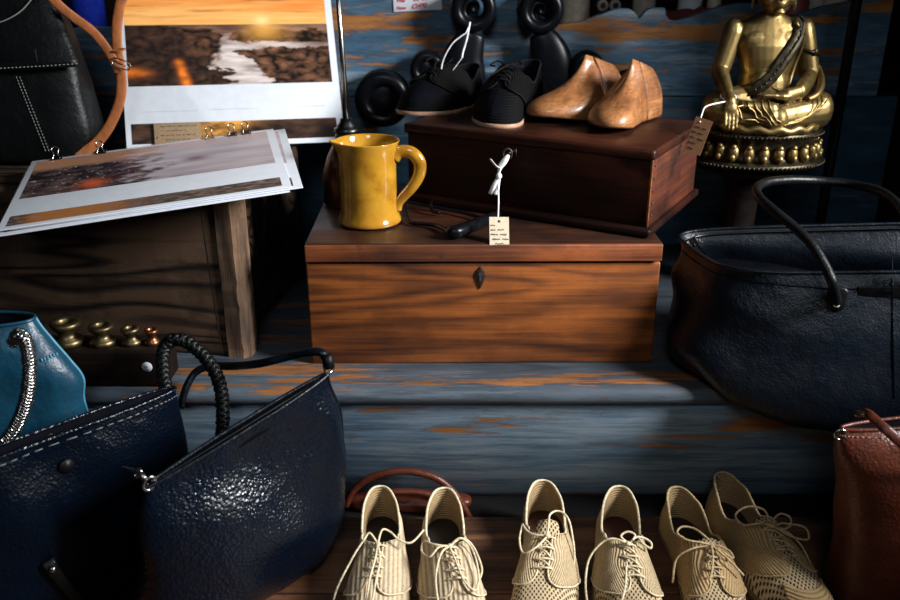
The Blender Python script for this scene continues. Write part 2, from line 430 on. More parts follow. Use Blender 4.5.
w = tag(part('wire', mb, M['dark_steel']), 'thin bent wire hanging down the front of the dark crate', 'wire')

# ------------------------------------------------------------------ large chest and small chest
CW, CD, CHh = .556, .375, .2085
chest = thing('pine_chest', 'warm orange brown wooden chest with keyhole, on the blue seat', 'chest', (.0525, 1.287, .25), R(.6))
part('body', MB().box((0, CD / 2, .0870), (CW - .001, CD - .002, .174)), M['chest'], chest, True, bevel=.003)
lid = part('lid', MB().box((0, CD / 2 - .001, .1922), (CW, CD + .003, .0290)), M['chest_lid'], chest, True, bevel=.004)
rbox('lid_edge', (0, -.0035, .1918), (CW - .002, .005, .0275), M['chest_edge'], chest, .0018)
mb = MB(); mb.lathe([(0, -.0008), (.0082, -.0008), (.009, .0004), (.0075, .0014), (.0, .0016)], 20, (0, 0, 0), 1, 1.0)
esc = MB()
pts = [(0, .0155), (.006, .008), (.0085, 0), (.005, -.011), (0, -.022), (-.005, -.011), (-.0085, 0), (-.006, .008)]
esc.loft([[V((x, -.0005, z)) for x, z in pts], [V((x, -.0028, z)) for x, z in pts], [V((x * .6, -.0036, z * .7)) for x, z in pts]])
e = part('escutcheon', esc, M['oxide'], chest, False); e.location = (-.005, .002, .153)
kh = MB().box((0, 0, -.003), (.0028, .0012, .010)); kh.tube([(0, -.0006, .003), (0, .0006, .003)], .003, 12)
k = part('keyhole', kh, M['ink'], e, False); k.location = (0, -.004, 0)
UA, UB = V((-.083, 1.536, .4584)), V((.311, 1.313, .4584))
uyaw = math.atan2(UB.y - UA.y, UB.x - UA.x); UW = (UB - UA).length; UD = .28; UH = .137
small = thing('mahogany_box', 'dark red brown mahogany box set askew on top of the pine chest', 'box', (UA + UB) / 2, uyaw)
part('body', MB().box((0, UD / 2, .066), (UW - .012, UD - .012, .112)), [M['mahog']], small, True, bevel=.002)
rbox('side_panel', (UW / 2 - .0055, UD / 2, .066), (.005, UD - .014, .112), M['mahog_lit_side'], small, .001)
rbox('lid', (0, UD / 2, UH - .0085), (UW, UD, .017), M['mahog_lid'], small, .005)
for nm, c, d in (('plinth_moulding', (0, .000, .007), (UW + .010, .016, .014)), ('plinth_moulding', (UW / 2 - .003, UD / 2, .007), (.016, UD + .01, .014)), ('plinth_moulding', (-UW / 2 + .003, UD / 2, .007), (.016, UD + .01, .014))):
    rbox(nm, c, d, M['mahog'], small, .005)
for i in range(5): part('nail', MB().ell((UW / 2 - .002, .016, .03 + i * .02), (.0013, .002, .002), 8), M['ink'], small)
rbox('corner_strip', (UW / 2 - .0045, .0045, .066), (.004, .004, .110), M['chest'], small, .001, 'pale worn corner edge')
def on_small(x, y, z=UH):
    c, s = math.cos(uyaw), math.sin(uyaw); o = (UA + UB) / 2
    return V((o.x + c * x - s * y, o.y + s * x + c * y, .4584 + z))
ZT = .4584 + UH

# ------------------------------------------------------------------ key with ribbon and tag
kt = thing('key_price_tag', 'small manila price tag tied by white ribbon to the key in the mahogany box', 'price tag')
kp = at(512, 152, 1.425)
kb = MB(); kdir = V((-.42, -.9, .03)).normalized()
kb.tube([kp + V((.008, .012, .002)), kp + kdir * .016], .0022, 10)
ring = [kp + kdir * .020 + V((.007 * math.cos(a), 0, .009 * math.sin(a))) for a in [2 * PI * i / 16 for i in range(16)]]
kb.tube(ring, .0016, 8, True); kb.tube([kp + V((.006, -.004, .006)), kp + V((.0065, -.004, -.006))], .0012, 6)
part('key', kb, M['oxide'], kt)
A0 = at(508, 155, 1.405); A1 = at(500, 168, 1.395); A2 = at(498, 178, 1.39); A3 = at(498, 217, 1.312)
rb = MB()
rb.tube(spline([A0, (A0 + A1) / 2 + V((.001, -.002, .002)), A1, A2], 6), [.003 + .003 * math.sin(PI * min(1, i / 14)) for i in range(19)], 10, flat=(.45, 1))
rb.ell(at(499, 176, 1.386), (.005, .004, .0055), 10)
for q in ([A2, at(494, 185, 1.382), at(490, 194, 1.378)], [A2, at(497, 187, 1.38), at(496, 195, 1.376)], [A1, at(496, 166, 1.39), at(490, 159, 1.392)]):
    rb.tube(spline(q, 5), .0042, 8, flat=(.25, 1))
part('ribbon', rb, M['string'], kt)
part('string', MB().tube(spline([A2, at(498.5, 198, 1.36), A3], 8), .0013, 8), M['string'], kt)
# the card leans against the lid edge
ct = V(at(499, 217, 1.306)); cb = V(at(499.5, 246, 1.283))
hgt = (ct - cb).length; wd = .0305
zz = (ct - cb).normalized(); xx = V((1, .06, -.06)).normalized(); yy = zz.cross(xx).normalized(); xx = yy.cross(zz)
mat4 = Matrix((xx, yy, zz)).transposed().to_4x4(); mat4.translation = (ct + cb) / 2
card = part('card', MB().box((0, 0, 0), (wd, .0008, hgt)), M['manila'], kt, False)
card.matrix_local = mat4
hole = part('eyelet', MB().tube([(0, -.0006, hgt / 2 - .007), (0, -.0002, hgt / 2 - .007)], .0022, 14), M['ink'], card)
part('handwriting', scribble([(.02, .45), (.04, .95), (.02, .92), (.1, .98), (.28, .8)], -wd / 2 + .001, wd / 2 - .001, hgt / 2 - .0135, .0072, .0027, .00032, 3), M['ink'], card).location = (0, -.0007, 0)

# ------------------------------------------------------------------ yellow jug
JX, JY = -.133, 1.397
jug = thing('pottery_jug', 'yellow glazed pottery jug with round handle on the chest lid', 'jug', (JX, JY, .4584))
prof = [(0, .004), (.040, .002), (.049, 0), (.0525, .002), (.0525, .006), (.0495, .012), (.047, .022), (.0465, .05), (.0462, .08), (.0465, .11), (.048, .122), (.0515, .133), (.0525, .1355), (.0515, .137), (.0492, .1345), (.0455, .122), (.0432, .10), (.043, .03), (.040, .012), (0, .010)]
def spout(p, a, r, z):
    k = math.exp(-((a - R(195) ) / .22) ** 2) * sm(.118, .136, z)
    d = V((math.cos(a), math.sin(a), 0)); return p + d * .010 * k + V((0, 0, .002 * k))
jm = MB(); jm.lathe(prof, 64, fn=spout)
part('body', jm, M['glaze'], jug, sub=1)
hp = spline([(.043, -.006, .112), (.055, -.008, .119), (.072, -.010, .117), (.084, -.011, .102), (.083, -.011, .082), (.072, -.010, .062), (.058, -.008, .046), (.049, -.007, .034), (.046, -.006, .022)], 6)
rad = [.0105 - .003 * sm(.3, 1, i / (len(hp) - 1)) + .003 * (1 - sm(0, .12, i / (len(hp) - 1))) for i in range(len(hp))]
part('handle', MB().tube(hp, rad, 16, flat=(.8, 1.0), up=(0, 1, 0)), M['glaze'], jug)
ch = MB()
for a, z, s in ((222, .112, .006), (228, .098, .0035), (207, .085, .004)):
    d = V((math.cos(R(a)), math.sin(R(a)), 0)); ch.ell(d * .0462 + V((0, 0, z)), (s * .7, s * .3, s), 10, Matrix.Rotation(R(a) + PI / 2, 3, 'Z'))
# ------------------------------------------------------------------ oil can behind the jug
oc = thing('oil_can', 'small copper oil can with long thin steel spout behind the yellow jug', 'oil can', (-.178, 1.51, .4584))
part('can', MB().lathe([(0, 0), (.044, 0), (.046, .003), (.046, .050), (.044, .062), (.036, .085), (.026, .105), (.018, .118), (0, .118)], 36), M['oilcan'], oc)
part('collar', MB().lathe([(.0, .114), (.020, .114), (.021, .117), (.021, .122), (.018, .124), (.022, .127), (.022, .133), (.017, .135), (.016, .139), (.012, .143), (.010, .150), (0, .150)], 28), M['dark_steel'], oc)
t1 = at(338, -6, 1.50) - V((-.178, 1.51, .4584)); part('spout', MB().tube([(0, 0, .145), V((0, 0, .145)) * .5 + t1 * .5, t1 + (t1 - V((0, 0, .145))) * .25], [.0062, .0048, .0035], 14), M['steel'], oc)
# ------------------------------------------------------------------ black iron tool on the lid
tool = thing('iron_hand_tool', 'black bent iron tool with thick grip lying beside the yellow jug', 'tool')
zt = .4584
g = [at(u, v, Z=zt + h) for u, v, h in ((404, 200, .012), (405, 212, .008), (410, 222, .004), (424, 224, .004), (438, 226, .005), (450, 232, .007))]
part('rod', MB().tube(spline(g, 6), .0036, 10), M['iron'], tool)
g2 = [at(u, v, Z=zt + h) for u, v, h in ((449, 231.5, .009), (456, 232, .0105), (472, 226, .0105), (490, 218, .009), (499, 214, .008))]
part('grip', MB().tube(spline(g2, 6), [.005, .0075, .009, .010, .0105, .0105, .0105, .0105, .0105, .0105, .0105, .010, .010, .010, .010, .0095, .009, .0085, .0082, .0078, .0075, .007, .0065, .006, .004], 14), M['iron'], tool)
g3 = [at(404, 201, Z=zt + .012), at(425, 205, Z=zt + .008), at(460, 212, Z=zt + .006), at(486, 219, Z=zt + .006)]
part('bar', MB().tube(spline(g3, 5), .0030, 8), M['iron'], tool)
g4 = [at(440, 213, Z=zt + .004), at(433, 211, Z=zt + .006), at(431, 206, Z=zt + .012), at(433, 196, Z=zt + .022)]
part('hook', MB().tube(spline(g4, 6), [.003] * 12 + [.0026, .0022, .0018, .0014, .001, .0008, .0006], 8), M['iron'], tool)
#@@PART2@@
# ------------------------------------------------------------------ shoes and lasts: one annular surface from the sole outline up to the top line
def hw(t, W=1.0):
    w = lerp([(0, .034), (.18, .0335), (.4, .035), (.58, .0425), (.72, .047), (.85, .045), (1, .041)], t)
    if t < .16: w *= max(0, 1 - ((.16 - t) / .16) ** 2.2) ** (1 / 2.2)
    if t > .76: w *= max(0, 1 - ((t - .76) / .24) ** 2.2) ** (1 / 2.2)
    return w * W
class Foot:
    def __init__(s, L=.31, foot=1, W=1.0, zb=.011, zheel=.071, zside=.047, zthroat=.080, throat=.53, wopen=.0300, last=False, hs=1.0):
        s.__dict__.update(locals())
    def cx(s, t): return s.foot * (.009 * math.sin(PI * min(1, t * 1.05)) - .013 * sm(.6, 1, t))
    def B(s, side, f, grow=0, z=None):
        t = (1 - math.cos(PI * f)) / 2
        return V((s.cx(t) + side * hw(t, s.W) * (1 + grow), -t * s.L * (1 + grow * .3) + grow * .15 * s.L * .5, s.zb if z is None else z))
    def T(s, side, f):
        if s.last:
            g = 1 - (1 - f) ** 1.7; t0, t1 = .10, .46
            e = math.sqrt(max(0, 1 - (2 * g - 1) ** 2)); w = .0105 * e * (1 - .35 * g)
            return V((side * w, -(t0 + (t1 - t0) * g) * s.L, s.zthroat + (s.zheel - s.zthroat) * (1 - g)))
        g = 1 - (1 - f) ** 2.2
        e = 1.0
        if g < .55: e = math.sqrt(max(0, 1 - ((.55 - g) / .55) ** 2)) ** .85
        if g > .80: e = math.sqrt(max(0, 1 - ((g - .80) / .20) ** 2))
        w = s.wopen * s.W * e * (1 - .10 * sm(.4, .9, g))
        t = .012 + (s.throat - .012) * g
        z = lerp([(0, s.zheel), (.22, s.zheel * .93), (.55, s.zside), (.8, s.zthroat * .84), (1, s.zthroat)], g)
        return V((s.cx(t) * .6 + side * w, -t * s.L, z))
    def S(s, side, f, q):
        b, t = s.B(side, f), s.T(side, f)
        hb = lerp([(0, .044), (.4, .040), (.62, .043), (.8, .045), (1, .046)], f) * s.hs
        if s.last:
            fr = sm(.45, .75, f)
            d = t - b
            c1 = b + V((d.x * -.06, d.y * (-.03 + .06 * fr), 0)); c1.z = lerp([(0, .050), (.4, .040), (.7, .044), (1, .040)], f)
            c2 = b + V((d.x * (.55 + .25 * fr), d.y * (.55 + .22 * fr), 0)); c2.z = s.zthroat * (.70 - .34 * fr)
            return b * (1 - q) ** 3 + c1 * (3 * q * (1 - q) ** 2) + c2 * (3 * q * q * (1 - q)) + t * q ** 3
        if s.last: k = lerp([(0, -.10), (.4, .10), (.65, .16), (1, .05)], f); hb *= lerp([(0, 1.2), (.4, .95), (.7, .75), (1, .72)], f)
        else: k = lerp([(0, -.10), (.35, -.22), (.55, -.06), (.8, .02), (1, .045)], f)
        c = V((b.x + (t.x - b.x) * k, b.y + (t.y - b.y) * (k if k > 0 else k * .35), hb))
        return b * (1 - q) ** 2 + c * (2 * q * (1 - q)) + t * q * q
    def N(s, side, f, q):
        e = .01; f0, f1 = max(0, f - e), min(1, f + e); q0, q1 = max(0, q - e), min(1, q + e)
        n = (s.S(side, f1, q) - s.S(side, f0, q)).cross(s.S(side, f, q1) - s.S(side, f, q0)) * -side
        if n.length < 1e-12: return V((0, 0, 1))
        n.normalize(); return n
    def P(s, side, f, q, off): return s.S(side, f, q) + s.N(side, f, q) * off
FLAP = [(0, .5), (.14, .53), (.28, .575), (.42, .65), (.54, .75), (.63, .86), (.69, .925), (.75, .945), (.85, .935), (1, .90)]
def Fq(q):
    for (a, b), (c, d) in zip(FLAP, FLAP[1:]):
        if q <= c: return b + (d - b) * (q - a) / (c - a)
    return .9
def make_shoe(name, label, cat, loc, rz, group, mats, foot=1, L=.31, laces=None, W=1.0, cap=False, tilt=(0, 0), tong=.0, solez=.0115, **kw):
    ft = Foot(L, foot, W, **kw)
    t = thing(name, label, cat, loc, rz, group); t.rotation_euler = (tilt[0], tilt[1], rz)
    vam, qua, cord, inner, ins, sole = mats
    NF, NQ = 30, 14
    # vamp: the front of the foot under the facings
    mb = MB(); rows = []; uv = []
    for j in range(NQ + 1):
        q = j / NQ
        fs = [.44 + .56 * i / NF for i in range(NF + 1)]
        rows.append([ft.S(-1, f, q) for f in fs] + [ft.S(1, f, q) for f in fs[::-1][1:]])
        uv.append([(f, q) for f in fs] + [(f, q) for f in fs[::-1][1:]])
    mb.grid(rows, uv=uv); part('vamp', mb, vam, t)
    # quarters with the two lace facings, lying on the vamp
    mb = MB(); rows = []; uv = []
    for j in range(NQ * 2 + 1):
        q = j / (NQ * 2); F1 = Fq(q); r = []; u = []
        for sd in (-1, 1):
            fs = [F1 * (i / NF) ** 1.6 for i in range(NF + 1)]
            if sd == -1: fs = fs[::-1]
            else: fs = fs[1:]
            for f in fs:
                r.append(ft.P(sd, f, q, .0022 * sm(.38, .5, f) + .0002)); u.append((f * sd, q + (f * 1.4 - .6) * .9 * sm(.45, .8, f) * (1 - sm(.8, 1, q) * .4)))
        rows.append(r); uv.append(u)
    mb.grid(rows, uv=uv); part('quarters', mb, qua, t, solid=.0016)
    rp = MB()
    for sd in (-1, 1):
        rp.tube([ft.P(sd, Fq(j / 40), j / 40, .0032) for j in range(3, 41)], .0013, 6)
    tl = [ft.P(-1, .90 * (i / 36) ** 1.7, 1, .0004) for i in range(37)][::-1] + [ft.P(1, .90 * (i / 36) ** 1.7, 1, .0004) for i in range(1, 37)]
    rp.tube(tl, .0021, 8); part('edge_cord', rp, cord, t)
    # lining down to the insole
    mb = MB(); rows = []; uv = []
    for j in range(9):
        q = j / 8; r = []; u = []
        for sd in (-1, 1):
            fs = [(i / NF) ** 1.6 for i in range(NF + 1)]; fs = fs[::-1] if sd == -1 else fs[1:]
            for f in fs:
                a, b = ft.T(sd, f), ft.B(sd, f); b = V((ft.cx(.3) * .3 + b.x * .84, -.012 + b.y * .93, .017))
                c = V((b.x * 1.05, b.y, .045)); a = a + V((-sd * .0012 if f > .08 else 0, -.0012 if f < .3 else .001, -.001))
                r.append(a * (1 - q) ** 2 + c * 2 * q * (1 - q) + b * q * q); u.append((f, q))
        rows.append(r); uv.append(u)
    mb.grid(rows, uv=uv); part('lining', mb, inner, t)
    ring = [V((b.x * .88, -.010 + b.y * .94, .018)) for b in [ft.B(-1, i / 24) for i in range(25)] + [ft.B(1, 1 - i / 24) for i in range(1, 24)]]
    part('insole', MB().cap(ring), ins, t)
    out = [ft.B(-1, i / 24, .035) for i in range(25)] + [ft.B(1, 1 - i / 24, .035) for i in range(1, 24)]
    mb = MB(); mb.loft([[V((p.x, p.y, 0)) for p in out], [V((p.x, p.y, .003)) for p in out], [V((p.x, p.y, solez)) for p in out], [V((p.x * .93, p.y * .98 - .003, solez + .001)) for p in out]])
    part('sole', mb, sole, t)
    # tongue
    mb = MB(); rows = []
    th = ft.T(1, 1)
    for i in range(9):
        k = i / 8; y = th.y - .052 + (.054 + tong) * k; z = lerp([(0, th.z - .022), (.6, th.z - .002), (1, th.z + .001 + tong * .55)], k)
        w = .017 - .003 * sm(.85, 1, k)
        rows.append([V((th.x + w * (j / 6 - 1) * 1.0, y, z - .005 * ((j - 6) / 6) ** 2)) for j in range(13)])
    mb.grid(rows, uv=[[(j / 12, i / 8) for j in range(13)] for i in range(9)]); part('tongue', mb, vam, t, solid=.0018)
    if cap:
        mb = MB(); rows = []; uv = []
        for j in range(15):
            q = .02 + .50 * j / 14; fs = [.80 + .20 * i / 16 for i in range(17)]
            rows.append([ft.P(-1, f, q, .0018) for f in fs] + [ft.P(1, f, q, .0018) for f in fs[::-1][1:]])
            uv.append([(f, q * 1.3) for f in fs] + [(f, q * 1.3) for f in fs[::-1][1:]])
        mb.grid(rows, uv=uv); part('toe_cap', mb, qua, t, solid=.0014)
    # laces
    lc = MB(); qs = (.97, .90, .83, .765)
    ey = {sd: [ft.P(sd, Fq(q) - .045, q, .0042) for q in qs] for sd in (-1, 1)}
    rnd = random.Random(name + label)
    r = .00155
    for i in range(4):
        a, b = ey[-1][i], ey[1][i]; lc.tube(spline([a + V((0, 0, -.002)), a + V((.001, 0, .001)), (a + b) / 2 + V((0, rnd.uniform(-.002, .002), .0035)), b + V((-.001, 0, .001)), b + V((0, 0, -.002))], 5), r, 6)
        if i < 3:
            b = ey[1][i + 1]; lc.tube(spline([a, (a + b) / 2 + V((0, 0, .005)), b], 6), r, 6)
    K = (ey[-1][0] + ey[1][0]) / 2 + V((0, -.002, .006))
    lc.ell(K, (.0048, .004, .0035), 10)
    for path in laces or ():
        lc.tube(spline([K] + [K + V(p) for p in path], 8), r * 1.05, 7)
    part('laces', lc, cord, t)
    return t
ZP = .0
m1 = (M['strawx'], M['strawx'], M['cord'], M['straw_in'], M['insole'], M['rubber'])
m2 = (M['straw2m'], M['straw2v'], M['cord'], M['straw_in'], M['insole_red'], M['rubber'])
m3 = (M['straw3m'], M['straw3v'], M['cord_tan'], M['straw_in'], M['insole'], M['rubber'])
GS = 'woven raffia lace-up shoes in a row on the plank step'
make_shoe('raffia_shoe', 'cream raffia lace-up shoe with ribbed toe, first from the navy leather bag', 'shoe', (-.114, 1.205, ZP), R(2), GS, m1, 1, W=.97,
          laces=[[(-.012, .012, .010), (-.020, .004, .004), (-.035, -.012, -.012), (-.058, -.045, -.045), (-.062, -.085, -.062), (-.060, -.12, -.068)],
                 [(.006, .016, .012), (.018, .016, .008), (.030, .006, .002), (.048, .004, -.002), (.066, .030, .0)],
                 [(-.003, -.03, -.004), (-.009, -.06, -.012), (-.012, -.09, -.024), (-.016, -.13, -.03)], [(.004, -.03, -.004), (.0, -.06, -.012), (-.004, -.1, -.02)]])
make_shoe('raffia_shoe', 'cream raffia lace-up shoe with ribbed toe, second from the navy leather bag', 'shoe', (-.011, 1.200, ZP), R(5), GS, m1, -1, W=.97,
          laces=[[(-.016, -.006, .004), (-.030, -.016, -.004), (-.040, .004, -.010), (-.036, .018, -.004), (-.022, .002, .002), (-.004, -.002, .002)],
                 [(.014, .006, .008), (.026, .002, .002), (.034, -.018, -.006), (.036, -.05, -.018), (.028, -.072, -.020), (.014, -.06, -.012), (.006, -.03, -.004), (.0, -.004, .0)],
                 [(-.014, -.016, .0), (-.024, -.05, -.014), (-.022, -.09, -.03), (-.016, -.13, -.03)],
                 [(.018, .008, .006), (.034, .004, -.006), (.044, -.018, -.026), (.040, -.03, -.036)]])
make_shoe('raffia_shoe', 'beige openwork raffia shoe with tall tongue and untied lace, third along the plank step', 'shoe', (.152, 1.222, ZP), R(-5), GS, m2, 1, zthroat=.081, tong=.022,
          laces=[[(-.020, .004, -.002), (-.030, .016, -.004), (-.036, .030, -.004)], [(-.016, -.022, -.004), (-.034, -.024, -.014), (-.040, .004, -.012), (-.036, .030, -.004)],
                 [(.002, .022, .010), (.004, .038, .010), (.014, .048, .010), (.026, .044, .008), (.034, .03, .0), (.040, -.004, -.024), (.038, -.022, -.044)]])
make_shoe('raffia_shoe', 'beige openwork raffia shoe with knotted lace, fourth along the plank step', 'shoe', (.275, 1.205, ZP), R(-5), GS, m2, -1, W=.97,
          laces=[[(-.022, .004, .004), (-.040, .002, -.006), (-.056, -.012, -.026), (-.060, -.045, -.05), (-.052, -.08, -.062), (-.03, -.11, -.05), (-.012, -.08, -.020), (-.006, -.04, -.008)],
                 [(.012, .010, .004), (.024, .012, .002), (.034, .010, -.004), (.032, .0, -.006), (.020, .004, .0), (.016, .016, .002)],
                 [(-.010, .008, .006), (.0, .014, .010), (.010, .010, .008), (.006, .0, .006)]])
make_shoe('raffia_shoe', 'tan openwork raffia shoe with drooping bow, fifth along the plank step', 'shoe', (.365, 1.203, ZP), R(1.5), GS, m3, 1, tong=.008, W=.95,
          laces=[[(-.016, -.002, .006), (-.034, .004, .006), (-.044, .020, .006), (-.034, .032, .008), (-.016, .026, .008), (-.002, .006, .004)],
                 [(.012, -.004, .0), (.024, -.010, -.004), (.026, -.020, -.008), (.014, -.016, -.002)],
                 [(.014, -.022, -.004), (.028, -.036, -.014), (.036, -.040, -.022)], [(-.004, -.022, -.002), (-.012, -.046, -.008), (-.020, -.062, -.012)],
                 [(-.03, -.004, -.004), (-.05, -.006, -.020), (-.056, -.02, -.05)]])
make_shoe('raffia_shoe', 'tan raffia shoe with banded toe cap and looped bow, last along the plank step', 'shoe', (.450, 1.245, ZP), R(10), GS, m3, -1, cap=True, W=.95, tong=.012,
          laces=[[(-.016, .004, .004), (-.042, .008, .002), (-.044, .028, .006), (-.020, .038, .010), (.0, .026, .010), (-.002, .006, .004)],
                 [(.010, .012, .004), (.024, .018, .006), (.034, .010, .004), (.030, .0, .0), (.018, .004, .0), (.004, .0, .0)],
                 [(.014, -.010, .0), (.034, -.002, .0), (.050, -.010, -.004), (.044, -.026, -.010), (.020, -.024, -.004), (.004, -.006, .0)],
                 [(.016, -.014, -.002), (.032, -.03, -.016), (.038, -.055, -.036)]])
# black pair on the mahogany box
mB = (M['bl_raffia'], M['bl_raffia'], M['bl_cord'], M['lining'], M['lining'], M['bl_sole'])
def aim(toe, heel): d = V(toe) - V(heel); return math.atan2(d.y, d.x) + PI / 2
BS = 'black woven shoes on the mahogany box'
h1, t1 = V((.048, 1.785, ZT)), V((-.066, 1.612, ZT))
bs = make_shoe('black_woven_shoe', 'black woven shoe with a white cord loop, nearer the yellow jug', 'shoe', h1, aim(t1, h1), BS, mB, 1, L=.215, W=1.02, zthroat=.082, hs=1.0, zb=.006, solez=.0065,
          laces=[[(-.018, .01, .006), (-.03, -.004, .0), (-.02, -.02, .0)], [(.02, .004, .004), (.026, -.016, 0)], [(.0, -.02, -.002), (.01, -.04, -.012)]])
h2, t2 = V((.158, 1.700, ZT)), V((.062, 1.498, ZT))
make_shoe('black_woven_shoe', 'black woven shoe with open heel facing out, beside the wooden shoe lasts', 'shoe', h2, aim(t2, h2), BS, mB, -1, L=.228, W=1.01, zthroat=.084, zheel=.088, zside=.056, hs=1.0, zb=.006, solez=.0065,
          laces=[[(-.02, .012, .006), (-.03, .0, .0), (-.016, -.012, .0)], [(.02, .014, .006), (.03, .0, 0), (.014, -.01, .002)], [(.0, -.02, -.002), (-.012, -.04, -.012)]])
cl = MB()
pts = [at(u, v, 1.66) for u, v in ((443, 82), (441, 72), (444, 58), (452, 44), (460, 37), (466, 33))]
cl.tube(spline(pts, 6), .0013, 7)
cl.tube(spline([at(470, 22, 1.68), at(467, 38, 1.675), at(463, 52, 1.67), at(462, 58, 1.668)], 5), .0019, 7)
cl.tube(spline([at(443, 82, 1.66), at(450, 74, 1.665), at(462, 58, 1.668)], 5), .0006, 6)
cl.tube(spline([at(466, 33, 1.67), at(469, 26, 1.68)], 5), .0012, 6)
tag(part('string_loop', cl, M['string']), 'thin white string loop standing above the black woven shoes', 'string')

# ------------------------------------------------------------------ wooden shoe lasts
def make_last(label, toe, heel, h, L, foot):
    ft = Foot(L, foot, .92, zb=.004, zheel=h * .76, zthroat=h, last=True, hs=.95)
    t = thing('wooden_shoe_last', label, 'shoe last', heel, aim(toe, heel), 'wooden shoe lasts on the mahogany box')
    NF, NQ = 28, 16; full = MB(); rings = []
    for j in range(NQ + 1):
        q = j / NQ; fs = [i / NF for i in range(NF + 1)]
        lift = lambda p: p + V((0, 0, .010 * sm(.6, 1, -p.y / L) * (1 - p.z / h)))
        rings.append([lift(ft.S(-1, f, q)) for f in fs] + [lift(ft.S(1, f, q)) for f in fs[::-1][1:-1]])
    base = [V((p.x * .96, p.y * .985 - .002, p.z - .004)) for p in rings[0]]
    full.loft([base] + rings)
    me = full.me('last', M['last'])
    for nm, sgn in (('forepart', 1), ('heel_block', -1)):
        bm = bmesh.new(); bm.from_mesh(me)
        co = V((0, -.335 * L - sgn * .0026, 0)); no = V((0, sgn, .12 * sgn))
        g = bmesh.ops.bisect_plane(bm, geom=bm.verts[:] + bm.edges[:] + bm.faces[:], plane_co=co, plane_no=no, clear_outer=True)
        ed = [e for e in g['geom_cut'] if isinstance(e, bmesh.types.BMEdge)]
        bmesh.ops.holes_fill(bm, edges=ed); bmesh.ops.recalc_face_normals(bm, faces=bm.faces)
        m2_ = bpy.data.meshes.new(nm); bm.to_mesh(m2_); bm.free(); m2_.materials.append(M['last'])
        o = link(nm, m2_, t)
    mb = MB(); mb.loft([[V((p.x * 1.01, p.y * 1.003, z)) for p in base] for z in (0, .0035)])
    # dark leather sole facing with toe spring
    bb = [V((p.x * 1.012, p.y * 1.004, p.z + .003)) for p in base]; b2 = [V((p.x, p.y, p.z - .002)) for p in bb]
    part('sole_facing', MB().loft([b2, bb]), M['last_sole'], t)
    return t
make_last('honey coloured wooden shoe last seen side on, toe against the black woven shoe', (.160, 1.532, ZT + .003), (.318, 1.668, ZT + .003), .106, .222, 1)
l2 = make_last('honey coloured wooden shoe last facing front, on the mahogany box corner', (.238, 1.436, ZT + .003), (.372, 1.616, ZT + .003), .106, .224, -1)
pl = MB(); pl.box((0, 0, 0), (.024, .0015, .016)); 

# ------------------------------------------------------------------ black cast iron scroll stand
ss = thing('iron_scroll_stand', 'black cast iron stand with pairs of scrolls, behind the black shoes', 'scroll stand', (0, 0, 0))
def volute(name, u, v, rpx, Y, spiral=True, r=None):
    c = at(u, v, Y); S = (c - CAM).dot(FW) / F; rad = rpx * S; r = r or rad * .27
    mb = MB()
    for dy in (-.014, .014):
        mb.tube([c + V(((rad - r) * math.cos(a), dy, (rad - r) * math.sin(a))) for a in [2 * PI * i / 36 for i in range(36)]], r, 12, True)
    o = part(name, mb, M['iron'], ss)
    ctr = MB()
    if spiral:
        sp = [c + V((rr * math.cos(a), -.008, rr * math.sin(a))) for a, rr in [(-.6 - i * .22, (rad - r * 1.6) * (1 - i / 40)) for i in range(36)]]
        ctr.tube(sp, [r * .42 * (1 - .4 * i / 36) for i in range(36)], 10); ctr.ell(sp[-1], (r * .55, r * .8, r * .55), 12)
        part('spiral', ctr, M['iron'], o)
    else:
        ctr.ell(c, (rad - r, .016, rad - r), 24); part('boss', ctr, M['iron'], o)
    return c
YS = 1.852
for sg in (-1, 1):
    cu = 507 + sg * 33
    volute('scroll', cu + (0 if sg > 0 else -1), 10 if sg > 0 else 8, 23, YS)
    volute('scroll', 507 + sg * 80, 68, 17, YS, False); volute('scroll', 507 + sg * 124, 98, 28, YS, False)
    mb = MB(); a = at(cu, 32, YS); b = at(507 + sg * 44, 62, YS); c = at(507 + sg * 40, 100, YS); d = at(507 + sg * 30, 128, YS)
    mb.tube(spline([a, b, c, d], 8), [.022 + .024 * math.sin(PI * min(1, i / 22)) for i in range(25)], 16, flat=(1.0, .42), up=(1, 0, 0))
    part('scroll_arm', mb, M['iron'], ss)
    mb = MB(); mb.tube(spline([at(507 + sg * 46, 84, YS), at(507 + sg * 66, 82, YS), at(507 + sg * 80, 84, YS), at(507 + sg * 100, 96, YS)], 6), .013, 12)
    part('link_bar', mb, M['iron'], ss)
mb = MB(); p = at(507, 80, YS); mb.ell(p, (.028, .018, .035), 18); mb.tube([at(507, 90, YS), at(507, 130, YS), V((p.x, YS, .262))], [.03, .03, .024], 16, flat=(1, .5), up=(1, 0, 0)); mb.box((p.x, YS, .2545), (.30, .05, .013))
part('stem', mb, M['iron'], ss)

# ------------------------------------------------------------------ brass seated figure
BX, BY = .571, 1.624; BZ = .510
bud = thing('buddha_statue', 'brass seated buddha statue on a round lotus base', 'statue', (BX, BY, BZ))
def cone(mb, a, b, ra, rb, n=16, k=7):
    a, b = V(a), V(b); mb.tube([a + (b - a) * i / k for i in range(k + 1)], [ra + (rb - ra) * i / k for i in range(k + 1)], n)
    mb.ell(a, (ra,) * 3, n); mb.ell(b, (rb,) * 3, n)
b = MB()
b.loft([[V((rx * math.cos(2 * PI * k / 28), y + ry * math.sin(2 * PI * k / 28), z)) for k in range(28)] for z, rx, ry, y in
        ((.068, .070, .050, .0), (.090, .060, .044, .0), (.110, .048, .037, .002), (.135, .044, .034, .004), (.155, .051, .036, .005), (.172, .060, .036, .007), (.187, .064, .031, .009), (.198, .055, .025, .010), (.206, .034, .020, .010), (.212, .020, .018, .010))])
